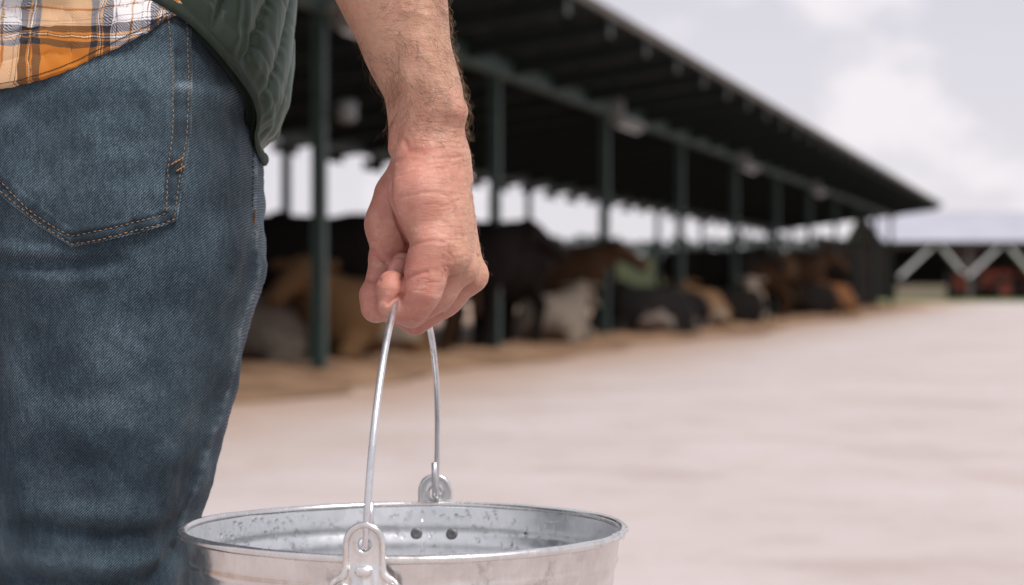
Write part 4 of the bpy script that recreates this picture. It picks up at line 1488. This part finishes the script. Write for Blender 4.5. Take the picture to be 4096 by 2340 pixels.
stitches('stitching', OUTER, THREAD_T, pocket)
stitches('stitching', INNER, THREAD_T, pocket)
stitches('bar_tack', [(684, 660), (700, 648), (720, 638), (738, 622)], THREAD, pocket, 14, 0.5, 0.00052, 0.0004, 0.4)
stitches('bar_tack', [(704, 684), (722, 672), (737, 662)], THREAD, pocket, 12, 0.5, 0.00052, 0.0004, 0.4)
stitches('seam_stitching', [(1008, 420), (1012, 520), (1010, 700), (1008, 830)], THREAD_D, jeans, 13, 9, 0.00035)
stitches('seam_stitching', [(1018, 838), (1016, 870), (1014, 905)], THREAD, jeans, 11, 1, 0.00055, 0.0004)
stitches('seam_stitching', [(1017, 930), (1018, 946)], THREAD, jeans, 9, 2, 0.00055, 0.0004)

# ------------------------------------------------------------------ flannel shirt tail
hem_s = np.array([(-700, 330), (-300, 385), (-120, 385), (0, 369), (63, 358), (148, 334), (220, 311), (314, 273), (355, 251), (427, 217), (502, 179), (590, 132), (653, 91), (684, 75), (760, 40), (860, -40), (960, -140)], float)
NU, NVs = 260, 150


def shell(px, py, lift):
    """point in front of the trousers; continues the torso above"""
    q, n_ = hit(px, max(py, -320), BJ, lift)
    if q is None:
        q = Vector(P(px, py, 1.36)); n_ = Vector((0, -1, 0))
    return q, n_


sx = np.linspace(-330, 900, NU)
sv, suv = [], []
for j in range(NVs):
    t_ = j / (NVs - 1)
    for i, x in enumerate(sx):
        hy = np.interp(x, hem_s[:, 0], hem_s[:, 1]) + 1.6 * math.sin(x * 0.11) + 1.2 * math.sin(x * 0.045 + 1)
        y = hy + (-420 - hy) * t_
        lift = 0.0058 + 0.004 * min(t_ * 3, 1) + 0.0018 * math.sin(x * 0.012 + 0.6) * (1 - 0.5 * t_)
        if j == 0: lift = 0.0030
        q, _ = shell(x, y, lift)
        sv.append(q)
        xs_ = x + 0.11 * y - 0.00006 * y * abs(y)
        vy = y - 125 + (-0.00013 * (x - 220) ** 2 if x < 220 else 0.00020 * (x - 220) ** 2)
        suv.append(((xs_ - 126) * 0.0001617, vy * 0.0001617))
sv = np.array(sv)
Ns_ = N2(sv, 18); Ns2 = N3(sv, 45)
sv[:, 1] -= 0.0012 * np.abs(Ns_) + 0.0005 * Ns2
# the cloth hangs straight across the dip between the buttocks
sg_ = sv.reshape(NVs, NU, 3)
for j in range(NVs):
    row = sg_[j]
    i0 = int(np.argmin(np.where(row[:, 0] > XC + 0.02, row[:, 1], 9)))
    i0 = min(i0, int(np.searchsorted(row[:, 0], XC + 0.075)))
    row[:i0, 1] = np.minimum(row[:i0, 1], row[i0, 1] + 0.006 * ((row[i0, 0] - row[:i0, 0]) / 0.08) ** 2)
sv = sg_.reshape(-1, 3)
Qf = grid_faces(NU, NVs)
if vnormals(sv, Qf)[:, 1].mean() > 0: Qf = Qf[:, ::-1]
keep = (sv[Qf][:, :, 0].mean(1) > XC - 0.0005)
svm = sv.copy(); svm[:, 0] = 2 * XC - svm[:, 0]
Qk = Qf[keep]
shirt = mesh_obj('shirt', np.concatenate([sv, svm]), np.concatenate([Qk, Qk[:, ::-1] + len(sv)]), PLAID, person, uv=np.concatenate([np.array(suv), np.array(suv)]))
shirt['label'] = 'orange, white and black plaid flannel shirt tail'
BS = BVHTree.FromPolygons([Vector(v) for v in sv], Qf.tolist())
BP_old = BP
BP = BS
stitches('hem_stitching', [(x, y - (34 if x < 520 else 28)) for x, y in hem_s[3:14]], THREAD_D, shirt, 9, 2, 0.00028, 0.0001, 0.5)
BP = BP_old
# sleeves rolled to above the elbow and the shirt under the vest (above the frame)
def sleeve(sh, el, name):
    def fs(Q):
        e2 = sh + (el - sh) * 0.86
        d = rcone(Q, sh, e2, 0.078, 0.064)
        d = smin(d, rcone(Q, sh + (el - sh) * 0.74, e2, 0.069, 0.068), 0.01)
        return d + 0.003 * N1(Q, (14, 14, 30))
    lo_ = np.minimum(sh, el) - 0.11; hi_ = np.maximum(sh, el) + 0.11
    v, q = sdf_mesh(fs, lo_, hi_, 0.007)
    return mesh_obj(name, v, q, PLAID, person, uv=np.stack([v[:, 0] + v[:, 1], v[:, 2]], 1))


sleeve(SHO, ELB, 'sleeve')
sleeve(np.array([2 * XC - SHO[0], SHO[1], SHO[2]]), np.array([2 * XC - ELB[0], ELB[1] + 0.03, ELB[2]]), 'sleeve')

# ------------------------------------------------------------------ quilted vest
vA_y = np.array([-3000, -1500, -600, 0, 240, 409, 470, 505, 548, 600, 660, 760.])
vA_x = np.array([1160, 1170, 1190, 1181, 1170, 1150, 1130, 1112, 1086, 1074, 1070, 1065.])
VD = 1.415
vz = ZY(vA_y, VD); va = XP(vA_x, VD) - XC - 0.0045
ph_t = np.radians([-270, -180, -134, -90, -60, -46, -33, -23.6, -17, -11, -4, 0, 20, 90])
hem_y = np.array([640, 644, 79, -260, -60, 79, 262, 382, 470, 588, 640, 650, 655, 640.])
NPH, NVv = 460, 240
ph = np.linspace(-math.radians(265), math.radians(85), NPH)
hy = np.interp(ph, ph_t, hem_y)
# smooth the hem line
k_ = np.hanning(15); k_ /= k_.sum()
hy = np.convolve(np.pad(hy, 7, 'edge'), k_, 'valid')


def vest_at(phi, z):
    A = interp_d(z, vz[np.argsort(-vz)], va[np.argsort(-vz)]) if False else np.interp(z, vz[::-1], va[::-1])
    top = np.clip((z - 1.40) / 0.16, 0, 1)
    A = A * (1 - 0.35 * top ** 2)
    B = np.interp(z, [0.85, 0.95, 1.05, 1.2, 1.4, 1.56], [0.130, 0.142, 0.145, 0.150, 0.145, 0.085])
    c, s = np.cos(phi), np.sin(phi)
    ee = 2 / 2.3
    return np.stack([XC + A * np.sign(c) * np.abs(c) ** ee, YC - 0.008 + B * np.sign(s) * np.abs(s) ** ee, z], -1)


hz = ZY(hy, YC - 0.008 + 0.14 * np.sin(ph))
hp = vest_at(ph, hz)
ulen = np.concatenate([[0], np.cumsum(np.linalg.norm(np.diff(hp, axis=0), axis=1))])
tv = np.linspace(0, 1, NVv) ** 1.6
PHI, T = np.meshgrid(ph, tv)
HZ = np.tile(hz, (NVv, 1)); UL = np.tile(ulen, (NVv, 1))
Zv = HZ + (1.545 - HZ) * T
Vv = vest_at(PHI.ravel(), Zv.ravel())
vd = ((1.545 - HZ) * T).ravel()                        # height above the hem
UL = UL.ravel()
Qv = grid_faces(NPH, NVv)
Nv = vnormals(Vv, Qv)
if (Nv[:, 0] * (Vv[:, 0] - XC)).mean() < 0: Qv = Qv[:, ::-1]; Nv = -Nv
ww = UL - 0.50 * vd + 0.005 * N1(Vv, 4)
f_ = (ww / 0.037) % 1.0
puff = 1 - np.abs(2 * f_ - 1) ** 2.6
fh = np.clip(vd - 0.010, 0, 1)
cr1 = N3(np.stack([UL, vd, vd * 0], 1), (80, 9, 1)) * np.exp(-fh / 0.028)
cr2 = np.exp(-(N4(np.stack([0.5 * ww + 0.3 * vd, vd + 0.15 * UL, vd * 0], 1), (16, 30, 1)) / 0.30) ** 2)
seam_w = np.exp(-(np.minimum(f_, 1 - f_) / 0.14) ** 2)
gath = N2(np.stack([ww * 0.2, vd, vd * 0], 1), (8, 105, 1)) * seam_w
amp = np.clip((vd - 0.0095) / 0.012, 0, 1)
disp = amp * (0.0062 * puff + 0.0016 * cr1 - 0.0009 * cr2 + 0.0014 * gath - 0.0015 * np.exp(-(np.minimum(f_, 1 - f_) / 0.035) ** 2)) - 0.002
Vv = Vv + Nv * disp[:, None]
n0 = len(Vv)
Vin = Vv - Nv * 0.006
vest = mesh_obj('vest', np.concatenate([Vv, Vin]), np.concatenate([Qv, Qv[:, ::-1] + n0]), NYLON, person)
vest['label'] = 'dark green quilted nylon vest'
# binding round the hem
NB = 14
bw = 0.0105
bv = []
for j in range(NB):
    a = j / (NB - 1)
    # flat band folded round the edge
    h_b = -0.0015 + bw * a
    base = vest_at(ph, hz + np.clip(h_b, 0, None))
    c2 = vest_at(ph + 0.01, hz + 0.002); c3 = vest_at(ph, hz + 0.012)
    nn = np.cross(c2 - vest_at(ph, hz + 0.002), c3 - vest_at(ph, hz + 0.002))
    nn /= np.linalg.norm(nn, axis=1)[:, None]
    if (nn[:, 0] * (base[:, 0] - XC)).mean() < 0: nn = -nn
    base[:, 2] += min(h_b, 0)
    thick = 0.0042 * math.sin(math.pi * min(a + 0.12, 1)) ** 0.45
    bv.append(base + nn * (thick - 0.0015) + nn * (0.0005 * np.sin(ulen * 420 + j * 0.4) * a)[:, None])
for j in range(3):
    a = j / 2
    bv.append(vest_at(ph, hz + 0.0 + bw * (1 - a)) - nn * 0.007)
bv = np.concatenate(bv)
Qb2 = grid_faces(NPH, NB + 3)
if (vnormals(bv, Qb2)[:NPH * 6, 0] * (bv[:NPH * 6, 0] - XC)).mean() < 0: Qb2 = Qb2[:, ::-1]
mesh_obj('hem_binding', bv, Qb2, BINDING, vest)

# boots
BOOT = vary('boot_leather', (0.05, 0.030, 0.018), (0.09, 0.055, 0.033), 18, 0.55, 0.2, 0.003)
for s in (1, -1):
    bx = XC + s * (-0.317 - XC) * 1.0

    def boot(Q):
        d = rcone(Q, (bx, 1.45, 0.22), (bx, 1.455, 0.09), 0.050, 0.048)
        d = smin(d, rcone(Q, (bx, 1.46, 0.06), (bx + s * 0.02, 1.62, 0.050), 0.048, 0.043), 0.03)
        sole = np.maximum(np.abs(Q[:, 2] - 0.016) - 0.016, rcone(np.stack([Q[:, 0], Q[:, 1], Q[:, 2] * 0], 1), (bx, 1.44, 0), (bx + s * 0.022, 1.63, 0), 0.046, 0.047))
        return np.minimum(np.maximum(d, 0.005 - Q[:, 2]), sole)
    v, q = sdf_mesh(boot, (bx - 0.12, 1.36, -0.02), (bx + 0.12, 1.72, 0.30), 0.005)
    mesh_obj('boot', v, q, BOOT, person)
# hair of the head
v, q = sdf_mesh(lambda Q: smax(ellip(Q, (XC, YC + 0.012, 1.725), (0.084, 0.104, 0.117)), -(Q[:, 2] - 1.66 - 0.9 * np.clip(Q[:, 1] - YC - 0.02, 0, 1)), 0.01) + 0.002 * N1(Q, 40), (XC - 0.12, YC - 0.14, 1.60), (XC + 0.12, YC + 0.16, 1.88), 0.006)
mesh_obj('head_hair', v, q, vary('brown_hair', (0.03, 0.018, 0.01), (0.06, 0.036, 0.02), 80, 0.6), person)

# ------------------------------------------------------------------ bucket
BX, BY = -0.0705, 1.2985
RZ = H - 0.1590                                        # rim height
bucket = empty('bucket', (BX, BY, RZ - 0.275))
tag(bucket, 'galvanised steel bucket with wet rim hanging from the hand', 'bucket')
Z0 = 0.275                                             # rim in local coordinates
RR = 0.1432
prof = [(0.0, 0.012), (0.098, 0.012), (0.1005, 0.0), (0.1035, 0.0), (0.104, 0.010)]
for k in range(1, 24):
    t_ = k / 24
    prof.append((0.104 + (RR - 0.1055) * t_, 0.01 + (Z0 - 0.012) * t_))
# swaged beads just under the rim
wall = MB()
p2 = []
for k in range(121):
    t_ = k / 120
    z_ = 0.01 + (Z0 - 0.011) * t_
    r_ = 0.104 + (RR - 0.0020 - 0.104) * t_
    for zb, hb in ((Z0 - 0.019, 0.0011), (Z0 - 0.027, -0.0006), (Z0 - 0.12, 0.0013), (Z0 - 0.128, 0.0013)):
        r_ += hb * math.exp(-((z_ - zb) / 0.0022) ** 2)
    p2.append((r_, z_))
wall.lathe([(0.1005, 0.0), (0.1035, 0.0)] + p2, 240)
wo = wall.build('wall', GALV, bucket, smooth=True)
inn = MB()
inn.lathe([(0.0, 0.012), (0.101, 0.012)] + [(r - 0.0009, z) for r, z in p2[2:]], 240)
io = inn.build('inner_wall', GALV_IN, bucket, smooth=True)
# rolled rim, slightly out of true
rim = MB()
rv_, nr = [], 360
for i in range(nr):
    a = 2 * math.pi * i / nr
    for k in range(14):
        b = 2 * math.pi * k / 14
        rr_ = 0.00285 + 0.00012 * math.sin(a * 7) + 0.0001 * math.sin(a * 19 + 1)
        r_ = RR - 0.0005 + rr_ * math.cos(b)
        z_ = Z0 + rr_ * 0.95 * math.sin(b) + 0.0006 * math.sin(a * 2 + 0.6) + 0.0003 * math.sin(a * 5)
        rv_.append((r_ * math.cos(a), r_ * math.sin(a), z_))
fr = []
for i in range(nr):
    for k in range(14):
        i1, k1 = (i + 1) % nr, (k + 1) % 14
        fr.append((i * 14 + k, i1 * 14 + k, i1 * 14 + k1, i * 14 + k1))
mesh_obj('rolled_rim', np.array(rv_), fr, ZINC, bucket)
# side seam inside
EA = Vector((0.10, 1.0, 0)).normalized()               # ear axis, front to back
fa_ang, ba_ang = math.atan2(-EA.y, -EA.x), math.atan2(EA.y, EA.x)
sm_a = ba_ang + 0.060
m = MB()
pts_ = []
for r, z in p2[4:-3:4]:
    pts_.append(((r - 0.0006) * math.cos(sm_a), (r - 0.0006) * math.sin(sm_a), z))
m.tube(pts_, 0.0006, 6); m.build('seam', GALV_IN, bucket, smooth=True)


# ears: pressed plate with raised lip, hole and riveted foot
def ear_sdf(Q):
    x, y, z = Q[:, 0], Q[:, 1], Q[:, 2]                 # x across, y out of the bucket, z up from the hole
    q2 = np.stack([x, z * 0, z], 1)
    arch = rcone(q2, (0, 0, 0), (0, 0, -0.022), 0.0128, 0.0132)
    foot = rcone(q2, (-0.013, 0, -0.030), (0.013, 0, -0.030), 0.0105, 0.0105)
    pro = smin(arch, foot, 0.006)
    yb = 0.0012 + 0.0026 * np.clip((-z - 0.012) / 0.014, 0, 1) * np.exp(-(x / 0.010) ** 2) + 0.0006 * np.cos(x * 900) * np.clip((-z - 0.016) / 0.006, 0, 1)
    plate = np.maximum(pro, np.abs(y - yb) - 0.0009)
    lip = np.sqrt((np.maximum(pro, -1) + 0.0011) ** 2 + (y - yb - 0.0012) ** 2) - 0.0019
    d = smin(plate, lip, 0.0012)
    hole = np.sqrt(x * x + (z + 0.0005) ** 2) - 0.0040
    d = smax(d, -hole, 0.0008)
    ring = np.sqrt((np.sqrt(x * x + (z + 0.0005) ** 2) - 0.0056) ** 2 + (y - yb - 0.0002) ** 2) - 0.0013
    d = smin(d, ring, 0.0010)
    for rx_ in (-0.0135, 0.0135):
        d = smin(d, ellip(Q, (rx_, 0.0032, -0.030), (0.0050, 0.0026, 0.0050)), 0.0008)
    d = smin(d, ellip(Q, (0.0005, 0.0042, -0.0165), (0.0052, 0.0022, 0.0032)), 0.002)
    return d


Ve, Qe = sdf_mesh(ear_sdf, (-0.030, -0.006, -0.046), (0.030, 0.012, 0.018), 0.0006)
me_ear = make_mesh('ear', Ve, Qe, ZINC)
EZ = Z0 + 0.0092
for an in (fa_ang, ba_ang):
    o = obj('ear', me_ear, bucket)
    rr_ = RR + 0.0030
    o.location = (rr_ * math.cos(an), rr_ * math.sin(an), EZ)
    o.rotation_euler = (0, 0, an - math.pi / 2)
    o.scale = (0.92, 1.0, 0.95)
# rivet dimples seen on the inside
DENT = m_galv('rivet_zinc', (0.16, 0.165, 0.17), (0.30, 0.305, 0.31), 0.6)
for da in (-0.088, 0.098):
    a = ba_ang - da
    m = MB(); m.lathe([(0.0, 0.0003), (0.0018, 0.0005), (0.0034, 0.0008), (0.0040, 0.0004), (0.0043, -0.0008)], 20)
    o = m.build('rivet', DENT, bucket, smooth=True)
    r_ = 0.104 + (RR - 0.106) * 0.925 - 0.0010
    o.location = (r_ * math.cos(a), r_ * math.sin(a), Z0 - 0.0205)
    o.rotation_euler = (0, -math.pi / 2, 0)
    o.rotation_euler = (Matrix.Rotation(a, 4, 'Z') @ Matrix.Rotation(-math.pi / 2, 4, 'Y')).to_euler()

# ---- bail handle
path = []
hx0, hx1 = -0.0846, -0.0550
zb = H - 0.1502
NW = 64
for k in range(NW + 1):
    t_ = math.pi * k / NW
    cy = math.cos(t_)
    d_ = 1.2975 - 0.1460 * cy * (1.0 if abs(cy) < 0.9 else 1.0)
    zz_ = zb + 0.1500 * math.sin(t_) ** 0.94
    f_ = (1 - cy) / 2
    x_ = hx0 + (hx1 - hx0) * f_ + 0.0040 * math.sin(t_)
    x_ += 0.0010 * math.sin(t_ * 3)
    path.append((x_, d_, zz_))
# hooked ends: through the hole and turned up
fr0 = Vector(path[0]); bk0 = Vector(path[-1])
head_ = [fr0 + Vector((0.0024, 0.0072, 0.024)), fr0 + Vector((0.0020, 0.0070, 0.012)), fr0 + Vector((0.0012, 0.0068, 0.003)), fr0 + Vector((0.0006, 0.0050, -0.0020)), fr0 + Vector((0.0002, 0.0020, -0.0030)), fr0 + Vector((0, 0.0002, -0.0012))]
tail_ = [bk0 + Vector((0, -0.0002, -0.0012)), bk0 + Vector((-0.0002, -0.0020, -0.0030)), bk0 + Vector((-0.0006, -0.0050, -0.0020)), bk0 + Vector((-0.0008, -0.0068, 0.003)), bk0 + Vector((-0.0010, -0.0070, 0.014)), bk0 + Vector((-0.0010, -0.0072, 0.022))]
full = [Vector(p) - bucket.location for p in (head_ + [Vector(p) for p in path] + tail_)]
m = MB(); m.tube(full, 0.00212, 14)
m.build('bail_handle', WIRE, bucket, smooth=True)

# ---- water drops clinging to the wall and rim
WATER = mat('water', (1, 1, 1), 0.02, 0, 0.5)
_b = WATER.node_tree.nodes['Principled BSDF']
_b.inputs['Transmission Weight'].default_value = 1.0
_b.inputs['IOR'].default_value = 1.33
rd = np.random.default_rng(11)


def drops(name, items):
    VV, FF = [], []
    for c, nrm, r in items:
        nrm = nrm / np.linalg.norm(nrm)
        u = np.cross(nrm, (0.1, 0.2, 1.0)); u /= np.linalg.norm(u)
        w = np.cross(nrm, u)
        b = len(VV)
        sq = rd.uniform(0.9, 1.5)
        rings = [(0.0, 0.80), (0.45, 0.72), (0.82, 0.45), (1.0, 0.0), (0.9, -0.12)]
        VV.append(c + nrm * r * 0.80)
        for rr_, hh in rings[1:]:
            for k in range(10):
                a = 2 * math.pi * k / 10
                VV.append(c + (u * math.cos(a) + w * math.sin(a) * sq) * r * rr_ + nrm * r * hh)
        for k in range(10):
            FF.append((b, b + 1 + k, b + 1 + (k + 1) % 10))
        for j in range(3):
            for k in range(10):
                FF.append((b + 1 + j * 10 + k, b + 11 + j * 10 + k, b + 11 + j * 10 + (k + 1) % 10, b + 1 + j * 10 + (k + 1) % 10))
    o = mesh_obj(name, np.array(VV), FF, WATER, bucket)
    o['kind'] = 'stuff'
    return o


it = []
for k in range(330):
    a = math.radians(rd.choice([rd.normal(140, 22), rd.normal(118, 25), rd.normal(60, 28), rd.uniform(20, 178)]))
    t_ = 1 - rd.uniform(0.012, 0.16)
    r_ = 0.104 + (RR - 0.106) * t_ - 0.0008
    z_ = 0.01 + (Z0 - 0.011) * t_
    it.append((np.array([r_ * math.cos(a), r_ * math.sin(a), z_]), np.array([-math.cos(a), -math.sin(a), 0.1]), rd.choice([rd.uniform(0.0006, 0.0011), rd.uniform(0.0010, 0.0019)])))
drops('water_drops', it)
it = []
for k in range(26):
    a = math.radians(rd.choice([rd.normal(5, 14), rd.normal(-12, 16)]))
    b = rd.uniform(-0.9, 1.6)
    rr_ = 0.0027
    it.append((np.array([(RR + rr_ * math.cos(b)) * math.cos(a), (RR + rr_ * math.cos(b)) * math.sin(a), Z0 + rr_ * math.sin(b)]), np.array([math.cos(b) * math.cos(a), math.cos(b) * math.sin(a), math.sin(b)]), rd.uniform(0.0005, 0.0013)))
drops('water_drops', it)
